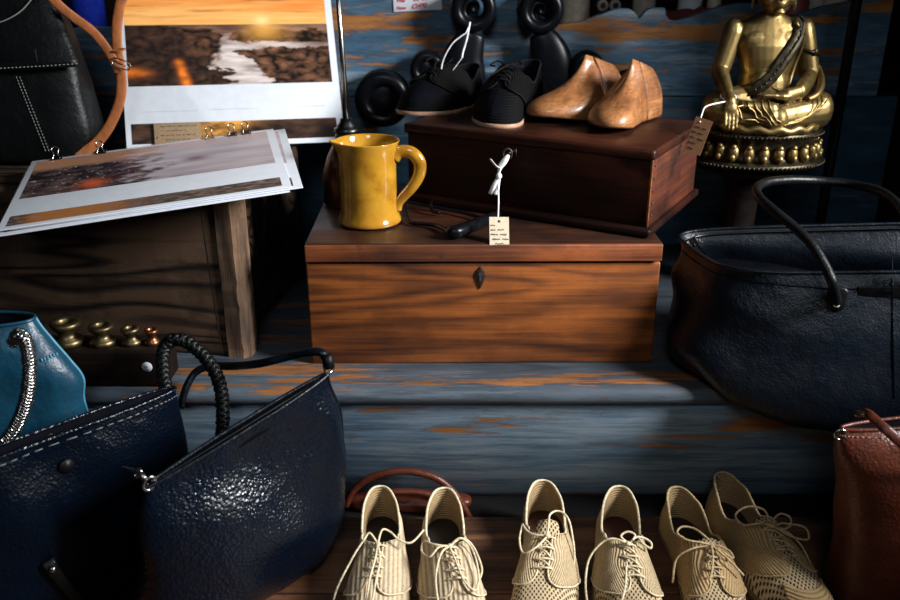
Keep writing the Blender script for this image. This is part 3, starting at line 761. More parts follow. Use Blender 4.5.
b.ell((-.022, -.008, .176), (.031, .0165, .017)); b.ell((.022, -.008, .176), (.031, .0165, .017)); b.ell((0, -.022, .118), (.034, .018, .030))
cone(b, (0, .009, .200), (0, .004, .226), .0185, .0165)
b.ell((0, -.002, .256), (.0325, .035, .040), 24); b.ell((0, -.010, .238), (.0245, .026, .022), 20)
b.ell((0, .004, .275), (.0335, .034, .030), 20); b.ell((0, .006, .305), (.016, .016, .016), 14)
b.ell((0, -.0345, .247), (.0055, .006, .010), 10); b.ell((0, -.038, .2425), (.0068, .0055, .0042), 10)
b.ell((0, -.0345, .2335), (.0085, .004, .0024), 10); b.ell((0, -.034, .2300), (.0070, .004, .0024), 10); b.ell((0, -.030, .2205), (.010, .008, .007), 10)
for s in (-1, 1):
    b.ell((s * .0125, -.0305, .2555), (.0085, .005, .0042), 10); b.ell((s * .0125, -.0325, .2625), (.011, .0035, .0022), 10); b.ell((s * .017, -.024, .240), (.011, .010, .011), 10)
    b.ell((s * .034, .004, .250), (.004, .008, .017), 10); b.ell((s * .0345, .003, .232), (.0032, .005, .010), 10)
# arm that reaches down over the knee
cone(b, (-.063, .010, .186), (-.082, .002, .136), .0190, .0160); cone(b, (-.082, .002, .136), (-.080, -.056, .112), .0150, .0108)
cone(b, (-.080, -.056, .112), (-.079, -.072, .104), .010, .0105); b.ell((-.0785, -.077, .097), (.0125, .007, .010), 12)
for i, ln in enumerate((.020, .025, .027, .023)):
    x = -.0885 + i * .0066; cone(b, (x, -.080, .092), (x * 1.0 + .0004, -.0865, .092 - ln * .75), .0032, .0024, 8, 4)
cone(b, (-.068, -.076, .098), (-.062, -.084, .085), .0034, .0026, 8, 4)
# arm resting in the lap
cone(b, (.063, .010, .186), (.084, .003, .130), .0195, .0170); cone(b, (.084, .003, .130), (.046, -.056, .117), .0155, .0105)
cone(b, (.046, -.056, .117), (.020, -.068, .113), .0085, .0095); b.ell((.010, -.070, .113), (.018, .012, .0055), 12)
for i, ln in enumerate((.024, .028, .027, .022)):
    y = -.061 - i * .0055; cone(b, (-.002, y, .114), (-.002 - ln, y + .001, .1145), .0030, .0023, 8, 4)
cone(b, (.012, -.062, .118), (-.006, -.058, .123), .003, .0024, 8, 4)
for s in (-1, 1):
    cone(b, (s * .034, -.004, .092), (s * .094, -.034, .091), .030, .0245); cone(b, (s * .094, -.036, .089), (s * -.006, -.078, .084), .0225, .0160)
cone(b, (-.006, -.076, .095), (-.040, -.073, .098), .011, .008); b.ell((-.048, -.072, .100), (.014, .009, .006), 10)
def grow(mb):
    """taller proportions above the seat; the head keeps its own"""
    for v in mb.v:
        h = sm(.208, .222, v.z); z = v.z
        if z > .068: v.z = .068 + (z - .068) * (1.36 - .07 * h)
        v.x *= 1 + .07 * h; v.y *= 1 + .07 * h
    return mb
grow(b)
me = b.me('body', M['brass'], weld=False)
tmp = link('body', me); md = tmp.modifiers.new('r', 'REMESH'); md.mode = 'VOXEL'; md.voxel_size = .0016; md.use_smooth_shade = True
ms = tmp.modifiers.new('s', 'SMOOTH'); ms.factor = .5; ms.iterations = 5
dg = bpy.context.evaluated_depsgraph_get(); fm = bpy.data.meshes.new_from_object(tmp.evaluated_get(dg)); fm.name = 'body'
bpy.data.objects.remove(tmp); fm.materials.clear(); fm.materials.append(M['brass'])
fm.polygons.foreach_set('use_smooth', [True] * len(fm.polygons))
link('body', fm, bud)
def torso(ax, z, off=.002):
    tab_rx = [(.068, .070), (.09, .060), (.11, .049), (.135, .046), (.155, .052), (.172, .060), (.187, .064), (.198, .056), (.206, .036)]
    tab_ry = [(.068, .060), (.09, .050), (.11, .042), (.135, .039), (.155, .039), (.172, .038), (.187, .033), (.198, .027), (.206, .021)]
    rx, ry = lerp(tab_rx, z) + off, lerp(tab_ry, z) + off
    return V((rx * math.sin(ax), .006 - ry * math.cos(ax), z))
sash = [torso(a, z, .003) for a, z in ((1.0, .203), (.85, .194), (.66, .180), (.45, .164), (.22, .148), (.02, .135), (-.25, .124), (-.6, .116), (-1.1, .110))]
mb = MB(); mb.tube(spline(sash, 6), .0105, 12, flat=(.30, 1.0), up=(0, -1, .2))
for d in (-1, 1): mb.tube([p + V((.0065 * d, -.0030, .006 * d)) for p in spline(sash, 6)], .0014, 6)
for i, p in enumerate(spline(sash, 6)[2:44:3]): mb.ell(p + V((0, -.0035, 0)), (.0022,) * 3, 8)
part('robe_sash', grow(mb), M['brass_dark'], bud, label='dark patterned sash across the chest')
from mathutils.bvhtree import BVHTree
fo = MB()
fo.tube(spline([(.088, .002, .150), (.096, -.008, .136), (.092, -.03, .122), (.078, -.052, .112), (.060, -.062, .108)], 6), [.003 + .004 * math.sin(PI * i / 24) for i in range(25)], 8)
fo.tube(spline([torso(a, z, .002) for a, z in ((.75, .20), (.95, .185), (1.12, .168), (1.2, .15), (1.1, .13), (.8, .115))], 6), .0030, 8)
fo.tube(spline([torso(a, z, .001) for a, z in ((-.65, .118), (-.2, .113), (.3, .112), (.8, .116))], 6), .0028, 8)
hem = []
for i in range(41):
    a = PI + PI * i / 40; hem.append(V((.098 * math.cos(a), -.012 + .086 * math.sin(a), .0715 + .0022 * math.sin(i * 1.3))))
fo.tube(hem, .0048, 8)
grow(fo)
fbv = BVHTree.FromPolygons([tuple(v.co) for v in fm.vertices], [tuple(pl_.vertices) for pl_ in fm.polygons])
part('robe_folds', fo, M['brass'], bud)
dr_ = MB()
def drape(pts, r, lift=.0004):
    out = []
    for t_ in spline(pts, 8):
        h = fbv.find_nearest(t_); out.append(h[0] + h[1] * lift)
    dr_.tube(out, [r * (.45 + .55 * math.sin(PI * min(1, max(0, i / (len(out) - 1))))) for i in range(len(out))], 8)
for i in range(5):
    k = i * .012; drape([(-.058 + k, -.060, .128), (-.062 + k, -.085, .115), (-.052 + k, -.099, .096), (-.036 + k, -.103, .080)], .0019)
for i in range(4):
    k = i * .011; drape([(.104 - k, -.030, .122 - i * .002), (.098 - k, -.058, .120 - i * .006), (.080 - k, -.082, .104 - i * .006), (.050 - k, -.098, .088 - i * .003)], .0021)
part('draped_folds', dr_, M['brass'], bud)
mb = MB()
for x, z in ((.086, .146),):
    mb.tube([V((.075, .006, .163)) + V((.0195 * math.cos(a), .019 * math.sin(a), -.004 * math.cos(a))) for a in [2 * PI * i / 24 for i in range(24)]], .0026, 8, True)
    mb.ell((.080, -.013, .163), (.005, .003, .005), 10)
mb.tube([V((0, .009, .2135)) + V((.0185 * math.cos(a), .0185 * math.sin(a), 0)) for a in [2 * PI * i / 24 for i in range(24)]], .0012, 6, True)
part('armband', grow(mb), M['brass_dark'], bud)
hr = MB()
for i in range(7):
    z = .262 + i * .0075; rr = .0355 * math.sqrt(max(.02, 1 - ((z - .262) / .052) ** 2)); k = max(4, int(rr * 2 * PI / .0085))
    for j in range(k):
        a = 2 * PI * (j + .5 * (i % 2)) / k
        if math.sin(a) < -.45 and i < 2: continue
        hr.ell((rr * math.cos(a), .003 + rr * math.sin(a), z), (.0044,) * 3, 8)
part('hair_curls', grow(hr), M['brass_dark'], bud)
RX, RY = .122, .098
ba = MB()
ba.lathe([(0, 0), (1.0, 0), (1.02, .003), (1.02, .008), (.985, .011), (.90, .013), (.86, .020), (.84, .034), (.86, .048), (.92, .053), (.945, .056), (.945, .061), (.92, .064), (.86, .068), (.3, .070), (0, .070)], 72, sx=RX, sy=RY)
part('lotus_base', ba, M['brass_dark'], bud)
pe = MB()
NP = 26
for i in range(NP):
    a = 2 * PI * i / NP; d = V((math.cos(a) * RX, math.sin(a) * RY, 0)); rot = Matrix.Rotation(math.atan2(math.sin(a) * RX, math.cos(a) * RY), 3, 'Z')
    pe.ell(d * .90 + V((0, 0, .028)), (.0085, .0095, .0150), 12, rot); pe.ell(d * .955 + V((0, 0, .021)), (.0055, .0058, .0075), 10, rot); pe.ell(d * .93 + V((0, 0, .040)), (.0050, .0055, .0055), 8, rot)
part('lotus_petals', pe, M['brass'], bud)
for k_, z_, r_ in ((.955, .0585, .0026), (1.025, .0055, .0030)):
    be = MB()
    for i in range(96):
        a = 2 * PI * i / 96; be.ell((math.cos(a) * RX * k_, math.sin(a) * RY * k_, z_), (r_,) * 3, 6)
    part('beaded_rim', be, M['brass_dark'], bud)
st = thing('pedestal_stand', 'dark turned wooden pedestal under the brass statue', 'stand', (BX - .01, BY + .012, .25))
part('column', MB().lathe([(0, .02), (.05, .02), (.038, .035), (.030, .06), (.030, .18), (.036, .215), (.05, .235), (.05, .245), (0, .245)], 32), M['dark_wood'], st)
part('top', MB().lathe([(0, .243), (.088, .243), (.092, .248), (.092, .255), (.088, .2598), (0, .2598)], 40), M['dark_wood'], st)
part('foot', MB().lathe([(0, 0), (.07, 0), (.072, .006), (.07, .018), (.05, .022), (0, .022)], 36), M['dark_wood'], st)
bt = thing('string_price_tag', 'small brown price tag hung by white string from the statue wrist', 'price tag')
w = V((BX, BY, BZ)); wr = w + V((-.080, -.058, .1265))
tagc = at(698, 136, 1.435); tp = at(700, 122, 1.437)
sb = MB(); sb.tube([wr + V((.0135 * math.cos(a), .004 * math.sin(a) * 0 + .0125 * math.sin(a) * .8, .0125 * math.sin(a) * .35)) for a in [2 * PI * i / 20 for i in range(20)]], .0012, 6, True)
sb.tube(spline([wr + V((-.004, -.0125, -.006)), at(707, 106, 1.52), at(702, 114, 1.47), tp], 6), .0013, 6)
part('string', sb, M['string'], bt)
zz = (at(703, 119, 1.437) - at(690, 153, 1.434)).normalized(); xx = V((1, -.55, 0)).normalized(); yy = zz.cross(xx).normalized(); xx = yy.cross(zz)
cm = Matrix((xx, yy, zz)).transposed().to_4x4(); cm.translation = tagc
c2 = part('card', MB().box((0, 0, 0), (.029, .0009, .058)), M['brown_tag'], bt, False); c2.matrix_local = cm
part('handwriting', scribble([(.1, .9), (.05, .95), (.1, .9), (.05, .8), (.2, .7)], -.013, .013, .014, .0088, .003, .0004, 9), M['ink'], c2).location = (0, -.0008, 0)

# ------------------------------------------------------------------ black metal pole
po = thing('metal_pole', 'thin black metal pole rising behind the dark leather tote', 'pole', (.729, 1.655, .25))
part('shaft', MB().tube([(0, 0, .012), (0, 0, .5), (0, 0, .9)], .0095, 20), M['iron'], po)
part('foot', MB().lathe([(0, 0), (.05, 0), (.052, .004), (.045, .010), (.014, .016), (.012, .03), (0, .03)], 28), M['iron'], po)
#@@PART3@@
# ------------------------------------------------------------------ photo prints
def fb(x, y, s=1.0, o=4, seed=0):
    v = 0; a = .5; f = s
    for i in range(o):
        v += a * noise.noise(V((x * f + seed * 7.3, y * f + seed * 3.1, seed * 1.7 + i))); a *= .55; f *= 2.05
    return v
def mixc(a, b, t): t = max(0, min(1, t)); return tuple(p + (q - p) * t for p, q in zip(a, b))
def sea(x, y):
    H = .655
    if y > H:
        t = (y - H) / (1 - H); n = fb(x * 1.2, y * 9, 2.2, 4, 1)
        c = mixc((.95, .50, .15), (.80, .22, .035), t * .9 + .9 * n + .25 * max(0, x - .6))
        c = mixc(c, (.35, .10, .03), sm(.08, .35, fb(x, y * 7, 3, 4, 5)) * .7 * (.3 + t))
    else:
        n = fb(x * 1.5, y * 5, 2.5, 5, 2); foam = math.exp(-(((x - .60 - (.22 - y) * .25) / .20) ** 2)) * sm(.0, .08, y + .05) * sm(.56, .36, y) + .6 * math.exp(-(((x - .78) / .2) ** 2 + ((y - .40) / .07) ** 2))
        c = mixc((.13, .075, .055), (.55, .40, .34), .25 + n * 1.2); c = mixc(c, (.78, .68, .64), foam * (.75 + 1.6 * n))
        if y > .56: c = mixc((.10, .05, .04), (.42, .22, .13), .35 + 1.4 * n)
        rk = fb(x, y * 1.3, 7, 5, 4) * 1.3
        left = sm(.58, .38, x + .32 * abs(y - .40) + .12 * rk) * sm(.67, .60, y - .05 * rk); lowl = sm(.40, .22, x + .5 * y - .2 + .22 * rk)
        right = sm(.56, .68, x - .42 * (.20 - y) - .13 * rk) * sm(.44, .33, y - .14 * (x - .8) + .16 * rk); up = sm(.46, .58, x + .16 * rk) * sm(.42, .49, y - .07 * rk) * sm(.65, .57, y + .10 * abs(x - .75) + .08 * rk)
        m = max(left, lowl, right, up) + .35 * max(0, fb(x, y * 1.6, 11, 3, 14) - .12)
        bo = abs(noise.noise(V((x * 13, y * 12, 3.3)))) + .5 * abs(noise.noise(V((x * 27, y * 24, 6.1))))
        rc = mixc((.008, .006, .005), (.24, .105, .055), 1.1 * bo - .08 + .5 * fb(x, y, 22, 3, 6)); rc = mixc(rc, (.012, .008, .008), lowl * .6); rc = mixc(rc, (.020, .012, .010), left * .35)
        c = mixc(c, rc, sm(.38, .62, m))
        o1 = math.exp(-(((x - .26 - .12 * (.15 - y)) / .022) ** 2)) * sm(.32, .22, y); o2 = math.exp(-(((x - .07 + y * .3) / .07) ** 2 + ((y - .14) / .05) ** 2))
        c = mixc(c, (.85, .20, .02), (o1 + o2 * .8) * (.75 + 1.2 * fb(x, y, 14, 3, 8)))
    d = ((x - .67) ** 2 * 3 + (y - .69) ** 2 * 1.4)
    c = mixc(c, (1, .82, .42), math.exp(-d / .0035)); c = mixc(c, (1, .48, .09), .65 * math.exp(-(((x - .68) / .09) ** 2 + ((y - .60) / .12) ** 2)))
    return c
def strip(x, y):
    n = fb(x * 3, y * .8, 3, 5, 11); c = mixc((.012, .008, .007), (.10, .045, .025), .35 + 1.4 * n)
    return mixc(c, (.75, .34, .06), math.exp(-(((x - .36 - .1 * y) / .12) ** 2)) * (.75 + 1.8 * n))
def coast(x, y):
    n = fb(x * 2.2, y * 2.2, 5, 5, 21); w = sm(.40, .56, x + .3 * n)
    dark = mixc((.015, .010, .012), (.16, .10, .09), .25 + 1.5 * n); dark = mixc(dark, (.45, .42, .42), sm(.25, .45, fb(x * 4, y * 2, 16, 3, 22)))
    dark = mixc(dark, (.62, .10, .03), math.exp(-(((x - .27) / .05) ** 2 + ((y - .15) / .10) ** 2)))
    sky = mixc((.42, .20, .09), (.30, .16, .12), .5 + n)
    a = mixc(dark, sky, sm(.66, .76, y + .05 * n))
    b = mixc((.34, .29, .33), (.52, .47, .50), .5 + 1.3 * fb(x * .8, y * 3, 4, 4, 25)); b = mixc(b, (.13, .10, .14), math.exp(-(((x - .68) / .05) ** 2 + ((y - .45) / .07) ** 2)))
    b = mixc(b, (.55, .38, .36), sm(.72, 1, y))
    return mixc(a, b, w)
def strip2(x, y):
    n = fb(x * 5, y * 1.2, 5, 4, 31); c = mixc((.02, .016, .016), (.22, .18, .16), .3 + 1.6 * n)
    return mixc(c, (.46, .17, .045), sm(.52, .30, x + .3 * n) * sm(.0, .12, x) * .8)
def pic_mat():
    m = NT('printed_picture'); a = m.n('ShaderNodeVertexColor'); a.layer_name = 'Col'
    return m.fin(a.outputs[0], .3, spec=.45)
M['pic'] = pic_mat()
def picture(name, x0, x1, y0, y1, nx, ny, fn, parent, z=.0011):
    mb = MB(); mb.grid([[V((x0 + (x1 - x0) * i / nx, y0 + (y1 - y0) * j / ny, z)) for i in range(nx + 1)] for j in range(ny + 1)])
    me = mb.me(name, M['pic'], True, weld=False); ca = me.color_attributes.new('Col', 'FLOAT_COLOR', 'POINT'); buf = []
    for v in me.vertices: buf += [*fn((v.co.x - x0) / (x1 - x0), (v.co.y - y0) / (y1 - y0)), 1]
    ca.data.foreach_set('color', buf); return link(name, me, parent)
def frame3(o, ex, ey):
    x = (ex - o).normalized(); z = x.cross(ey - o).normalized(); y = z.cross(x)
    m = Matrix((x, y, z)).transposed().to_4x4(); m.translation = o; return m
PW, PH = .407, .322
def sheet(label, mat4, fa, fs, txt=True, bend=0):
    t = thing('photo_print', label, 'print', group=None); t.matrix_world = mat4
    rbox('mount', (PW / 2, PH / 2, 0), (PW, PH, .0018), M['paper'], t, .0004)
    picture('main_picture', .010, PW - .013, .124, PH - .010, 260, 124, fa, t); picture('strip_picture', .010, PW - .013, .010, .050, 220, 28, fs, t)
    if txt:
        for x0_, x1_, zz_, sd_ in ((.0, .30, .073, 2), (.36, .62, .074, 4), (.84, 1, .075, 5)):
            s = scribble([(x0_, x1_)], .03, PW - .03, zz_, .01, .0010, .00028, sd_); s.v = [V((p.x, p.z, .0011)) for p in s.v]; part('caption', s, M['fade_ink'], t)
    return t
cal = frame3(V((-.602, 1.616, .530)), V((-.207, 1.713, .526)), V((-.635, 1.767, .787)))
sheet('upright white photo print of an orange sunset over rocks, leaning behind', cal, sea, strip)
def sc(p, k=.950): return CAM + (V(p) - CAM) * k
FL, FR, BL = sc((-.658, 1.215, .499)), sc((-.247, 1.323, .536)), sc((-.740, 1.521, .524))
flat0 = frame3(FL, FR, BL); up = flat0.col[2].to_3d()
sheet('topmost photo print of the flat stack on the dark crate', flat0, coast, strip2, False)
m2_ = flat0.copy() @ Matrix.Translation((.016, .004, -.0027)) @ Matrix.Rotation(R(-.8), 4, 'Z')
sheet('photo print second in the flat stack, its right end peeking out', m2_, coast, strip2, False)
m3_ = flat0.copy() @ Matrix.Translation((-.004, -.007, -.0055)) @ Matrix.Rotation(R(.5), 4, 'Z')
sheet('photo print lowest in the flat stack, its front edge peeking out', m3_, coast, strip2, False)
def hit(u, v, o, n):
    d = at(u, v, 2) - CAM; return CAM + d * ((o - CAM).dot(n) / d.dot(n))
cn = cal.col[2].to_3d(); co = cal.translation + cn * .007
ka = frame3(hit(155.5, 151, co, cn), hit(202.5, 149, co, cn), hit(155, 124, co, cn)); kw = (hit(202.5, 149, co, cn) - hit(155.5, 151, co, cn)).length; khh = (hit(155, 124, co, cn) - hit(155.5, 151, co, cn)).length
kc = thing('kraft_card', 'brown kraft card with faint writing propped against the sunset print', 'card'); kc.matrix_world = ka
rbox('card', (kw / 2, khh / 2, 0), (kw, khh, .0012), M['kraft'], kc, .0003)
s = scribble([(.1, .95), (.25, .7), (.1, .9), (.2, .8), (.1, .95)], .004, kw - .004, khh - .006, .0088, .0022, .0003, 6); s.v = [V((p.x, p.z, .0009)) for p in s.v]; part('handwriting', s, M['ink'], kc)
part('punched_hole', MB().tube([(.0045, khh * .48, .0004), (.0045, khh * .48, .0009)], .0016, 12), M['ink'], kc)
def clip(label, u, v, kraftbody=False):
    inv = flat0.inverted(); o = flat0.translation; p = inv @ hit(u, v + 7, o, up); p.y = PH - .004; p.z = 0
    t = thing('binder_clip', label, 'clip', group='clips along the back edge of the print stack'); t.matrix_world = flat0 @ Matrix.Translation(p)
    mb = MB(); mb.loft([[V((x, .006, -.006)), V((x, .006, .0035)), V((x, .0045, .0045)), V((x, -.010, .0024)), V((x, -.010, .0018)), V((x, .003, .0016)), V((x, .003, -.0062)), V((x, -.010, -.0066)), V((x, -.010, -.0074)), V((x, .0045, -.0082))] for x in (-.0085, .0085)])
    part('jaw', mb, M['kraft'] if kraftbody else M['dark_steel'], t, False)
    h = spline([(-.006, -.009, .0032), (-.0035, -.004, .010), (-.0055, .001, .017), (0, .004, .0205), (.0055, .001, .017), (.0035, -.004, .010), (.006, -.009, .0032)], 6)
    part('wire_handle', MB().tube(h, .0010, 7), M['steel'], t)
clip('small silver binder clip nearest the black satchel', 57, 153); clip('small silver binder clip below the tan strap', 100, 151); clip('binder clip with brown jaw below the kraft card', 211, 140, True)
clip('silver binder clip between the brown jawed clip and the endmost clip', 234, 137); clip('silver binder clip nearest the far corner of the print stack', 248, 134.5)

# ------------------------------------------------------------------ soft bag bodies
def superpt(a, b, th, n):
    c, s = math.cos(th), math.sin(th); return (a * math.copysign(abs(c) ** (2 / n), c), b * math.copysign(abs(s) ** (2 / n), s))
class Bag:
    """rings: (z, cx, cy, half length, half depth, yaw degrees, roundness, slope along the length)"""
    def __init__(s, rings, lev=6, n=72, wr=.004, ws=(9, 9, 16), seed=0, post=None):
        s.n = n; tab = [[V(()) for _ in ()]]; keys = []
        m = len(rings); out = []
        for i in range(m - 1):
            g = lambda k: rings[max(0, min(m - 1, k))]
            for k in range(lev):
                t = k / lev; p0, p1, p2, p3 = g(i - 1), g(i), g(i + 1), g(i + 2)
                out.append([.5 * (2 * b + (c - a) * t + (2 * a - 5 * b + 4 * c - d) * t * t + (3 * b - a - 3 * c + d) * t ** 3) for a, b, c, d in zip(p0, p1, p2, p3)])
        out.append(list(rings[-1])); s.par = out; s.rows = []
        for j, (z, cx, cy, a, b, yaw, nn, sl) in enumerate(out):
            r = []; fade = min(1, (len(out) - 1 - j) / 4) * .8 + .2
            for k in range(n):
                th = 2 * PI * k / n; x, y = superpt(a, b, th, nn); cw, sw = math.cos(R(yaw)), math.sin(R(yaw))
                p = V((cx + cw * x - sw * y, cy + sw * x + cw * y, z + sl * x))
                nrm = V((cw * x / a * .5 - sw * y / b, sw * x / a * .5 + cw * y / b, 0)); nrm.normalize()
                q = (p.x * ws[0] + seed, p.y * ws[1], p.z * ws[2])
                w = noise.noise(V(q)) + .5 * noise.noise(V(q) * 2.1) + .7 * (1 - abs(noise.noise(V((q[0] * 1.3 + 9, q[1] * 1.3, q[2] * .8))) * 2))
                p = p + nrm * wr * (w - .35) * fade
                r.append(post(p) if post else p)
            s.rows.append(r)
    def body(s): mb = MB(); mb.grid(s.rows, True); mb.cap(s.rows[0], True); return mb
    def top(s): return s.rows[-1]
    def inner(s, depth=.06, shrink=.93):
        t = s.top(); c = sum(t, V()) / len(t); rows = [t] + [[c + (p - c) * (1 - (1 - shrink) * (1 - .2 * k)) - V((0, 0, depth * k / 4)) + V((0, 0, 0)) for p in t] for k in range(1, 5)]
        mb = MB(); mb.grid(rows, True); mb.cap(rows[-1]); return mb
def ringm(c, r, tr, xx=(1, 0, 0), zz=(0, 0, 1), n=20):
    return [V(c) + V(xx) * (r * math.cos(2 * PI * i / n)) + V(zz) * (r * math.sin(2 * PI * i / n)) for i in range(n)]
def braid(pts, rad, strand, turns, n=3):
    """interlaced round plait along a path"""
    pts = spline(pts, 14); mb = MB(); L = [0]
    for a, b in zip(pts, pts[1:]): L.append(L[-1] + (b - a).length)
    for sgn in (1, -1):
        for k in range(n):
            path = []
            for i, p in enumerate(pts):
                t = (pts[min(i + 1, len(pts) - 1)] - pts[max(0, i - 1)]).normalized(); u = V((0, 1, 0)) - t * t.y
                if u.length < .1: u = V((1, 0, 0)) - t * t.x
                u.normalize(); w = t.cross(u); th = sgn * turns * 2 * PI * L[i] / L[-1] + 2 * PI * k / n
                rr = rad * (1 + .12 * math.sin(2 * turns * 2 * PI * L[i] / L[-1] * n / 2 + k * 2 + (PI if sgn > 0 else 0)))
                path.append(p + (u * math.cos(th) + w * math.sin(th)) * rr)
            mb.tube(path, strand, 7)
    return mb, pts
# navy zip bag, front of the left group
bA = Bag([(.004, -.306, 1.047, .135, .035, 47, 2.6, 0), (.018, -.300, 1.040, .166, .058, 47, 2.5, 0), (.06, -.294, 1.036, .172, .070, 46, 2.4, .02), (.12, -.288, 1.030, .168, .068, 45, 2.3, .05), (.19, -.280, 1.018, .160, .050, 43, 2.3, .12), (.25, -.275, 1.008, .146, .027, 41, 2.3, .20), (.298, -.272, 1.001, .134, .011, 39, 2.2, .27)], wr=.011, ws=(6, 6, 8), seed=3)
za = thing('zip_handbag', 'pebbled navy leather zip handbag with thin strap, in front of the dark tote', 'handbag')
part('body', bA.body(), M['navy'], za, sub=1); part('lining', bA.inner(.02, .8), M['lining'], za)
part('rim_binding', MB().tube(bA.top(), .0028, 8, True), M['navy_smooth'], za)
tl = bA.top(); le = min(tl, key=lambda p: p.x); ri = max(tl, key=lambda p: p.x)
zb = MB(); zb.tube([le + (ri - le) * (i / 20) + V((0, 0, -.001)) for i in range(1, 20)], .0032, 6, flat=(.6, 1)); part('zipper', zb, M['dark_steel'], za)
hd = MB(); c0 = le + V((.006, -.002, .006))
hd.tube(ringm(c0, .0085, 0, (.7, .6, .2), (0, 0, 1)), .0021, 8, True); hd.tube([c0 + V((-.004, 0, .006)), at(140, 473, .925), at(122, 468, .93)], [.003, .0036, .0028], 10)
hd.tube(ringm(at(138, 473, .925), .0052, 0, (.8, 0, .2), (0, .5, .8)), .0016, 8, True)
part('zip_pull', hd, M['steel'], za)
pip = MB(); pip.tube([p + V((.0005, -.0005, 0)) for p in [r[int(bA.n * .02)] for r in bA.rows[4:]]], .002, 6); pip.tube([r[int(bA.n * .98)] for r in bA.rows[4:]], .002, 6)
part('side_piping', pip, M['navy_smooth'], za)
rg = MB(); rc = ri + V((.002, .0, .004)); rg.tube(ringm(rc + V((0, 0, .006)), .0085, 0, (.6, .75, 0), (0, 0, 1)), .0022, 8, True); part('strap_ring', rg, M['steel'], za)
sp = spline([rc + V((0, 0, .008)), at(327, 361, 1.09), at(322, 353, 1.095), at(311, 352, 1.10), at(290, 356, 1.11), at(262, 363, 1.12), at(236, 366, 1.17), at(212, 366, 1.194), at(203, 368, 1.197), at(194, 374, 1.195), at(186, 388, 1.183), at(180, 408, 1.168)], 6)
part('shoulder_strap', MB().tube(sp, .0066, 12, flat=(.8, 1)), M['navy_smooth'], za)
sl = MB(); sl.tube([at(329, 368, 1.082), at(327, 355, 1.085)], .0082, 10); part('strap_end', sl, M['black_leather'], za)
# dark tote behind it
bB = Bag([(.004, -.530, 1.004, .170, .036, 43, 2.8, 0), (.02, -.530, 1.002, .182, .048, 43, 2.8, 0), (.10, -.525, .999, .182, .050, 43, 2.8, 0), (.18, -.520, .996, .178, .042, 43, 2.7, 0), (.255, -.515, .996, .170, .026, 43, 2.6, .01), (.296, -.512, .997, .164, .016, 43, 2.4, .02)], wr=.006, ws=(7, 7, 9), seed=11)
tb = thing('navy_tote', 'dark navy leather tote with plaited handle and round clasp, left of the zip handbag', 'handbag')
part('body', bB.body(), M['navy_dark'], tb, sub=1); part('lining', bB.inner(.04, .85), M['lining'], tb)
part('rim_binding', MB().tube(bB.top(), .0024, 8, True), M['navy'], tb)
from mathutils.bvhtree import BVHTree
def face_hit(bag, u, v):
    if not hasattr(bag, 'bvh'):
        mb = bag.body(); bag.bvh = BVHTree.FromPolygons([tuple(p) for p in mb.v], mb.f)
    d = (at(u, v, 2) - CAM).normalized(); h = bag.bvh.ray_cast(CAM, d)
    if h[0] is None: h = bag.bvh.find_nearest(CAM + d * 1.3)
    return h[0]
nrmB = V((.68, -.73, 0))
p = face_hit(bB, 66, 466); part('clasp', MB().lathe([(0, .003), (.007, .003), (.0075, .002), (.0095, .0016), (.0105, 0), (.0105, -.003), (0, -.003)], 24), M['black_leather'], tb).matrix_world = Matrix.LocRotScale(p + nrmB * .002, nrmB.to_track_quat('Z', 'Y'), None)
p = face_hit(bB, 50, 566); q = face_hit(bB, 78, 598)
tbm = MB(); tbm.tube([p + nrmB * .004 + V((-.002, -.002, .012)), p + nrmB * .006, (p + q) / 2 + nrmB * .008, q + nrmB * .008, q + (q - p) + nrmB * .008], .009, 10, flat=(.25, 1), up=nrmB); o = part('tab', tbm, M['black_leather'], tb)
part('stud', MB().ell(p + nrmB * .0085, (.005, .005, .005), 14), M['steel'], o)
st_ = MB(); tr = [r for r in bB.rows][-3]
for k in range(2, 70):
    a, b = tr[k % 72], tr[(k + 1) % 72]; st_.tube([a + (b - a) * .15 + nrmB * .0008, a + (b - a) * .75 + nrmB * .0008], .0006, 5)
part('stitching', st_, M['stitch'], tb)
hb = [at(168, 398, 1.112), at(163, 372, 1.14), at(164, 350, 1.165), at(173, 340, 1.17), at(187, 342, 1.17), at(203, 355, 1.165), at(215, 372, 1.155), at(221, 390, 1.14), at(223, 412, 1.12), at(222, 440, 1.10)]
bm_, bp = braid(hb, .0062, .0042, 11); bm_.tube(bp, .0052, 10); part('plaited_handle', bm_, M['black_leather'], tb)
# teal bag at the left edge
bT = Bag([(.004, -.710, 1.142, .150, .034, 4, 3, 0), (.02, -.710, 1.140, .165, .046, 4, 3, 0), (.14, -.705, 1.137, .160, .048, 4, 3, 0), (.25, -.70, 1.132, .156, .046, 3, 2.8, -.02), (.305, -.70, 1.13, .166, .042, 3, 2.6, -.06), (.345, -.70, 1.13, .150, .038, 2, 2.5, -.10), (.372, -.70, 1.132, .128, .033, 2, 2.4, -.06), (.392, -.70, 1.135, .112, .030, 2, 2.3, .02)], wr=.009, ws=(6, 6, 8), seed=23)
tt = thing('teal_handbag', 'teal blue leather bag with silver laced handle at the left edge', 'handbag')
part('body', bT.body(), M['teal'], tt, sub=1); part('lining', bT.inner(.05, .88), M['lining'], tt); part('rim_binding', MB().tube(bT.top(), .0026, 8, True), M['teal'], tt)
part('side_piping', MB().tube([r[1] + V((.001, -.0005, 0)) for r in bT.rows[8:]], .0022, 7), M['teal_seam'], tt)
st_ = MB()
for i in range(6): pp = face_hit(bT, 42 + i * 3, 360 - i * 1.2); st_.ell(pp + V((0, -.001, 0)), (.0022, .0018, .0035), 8)
part('tacking', st_, M['teal_seam'], tt)
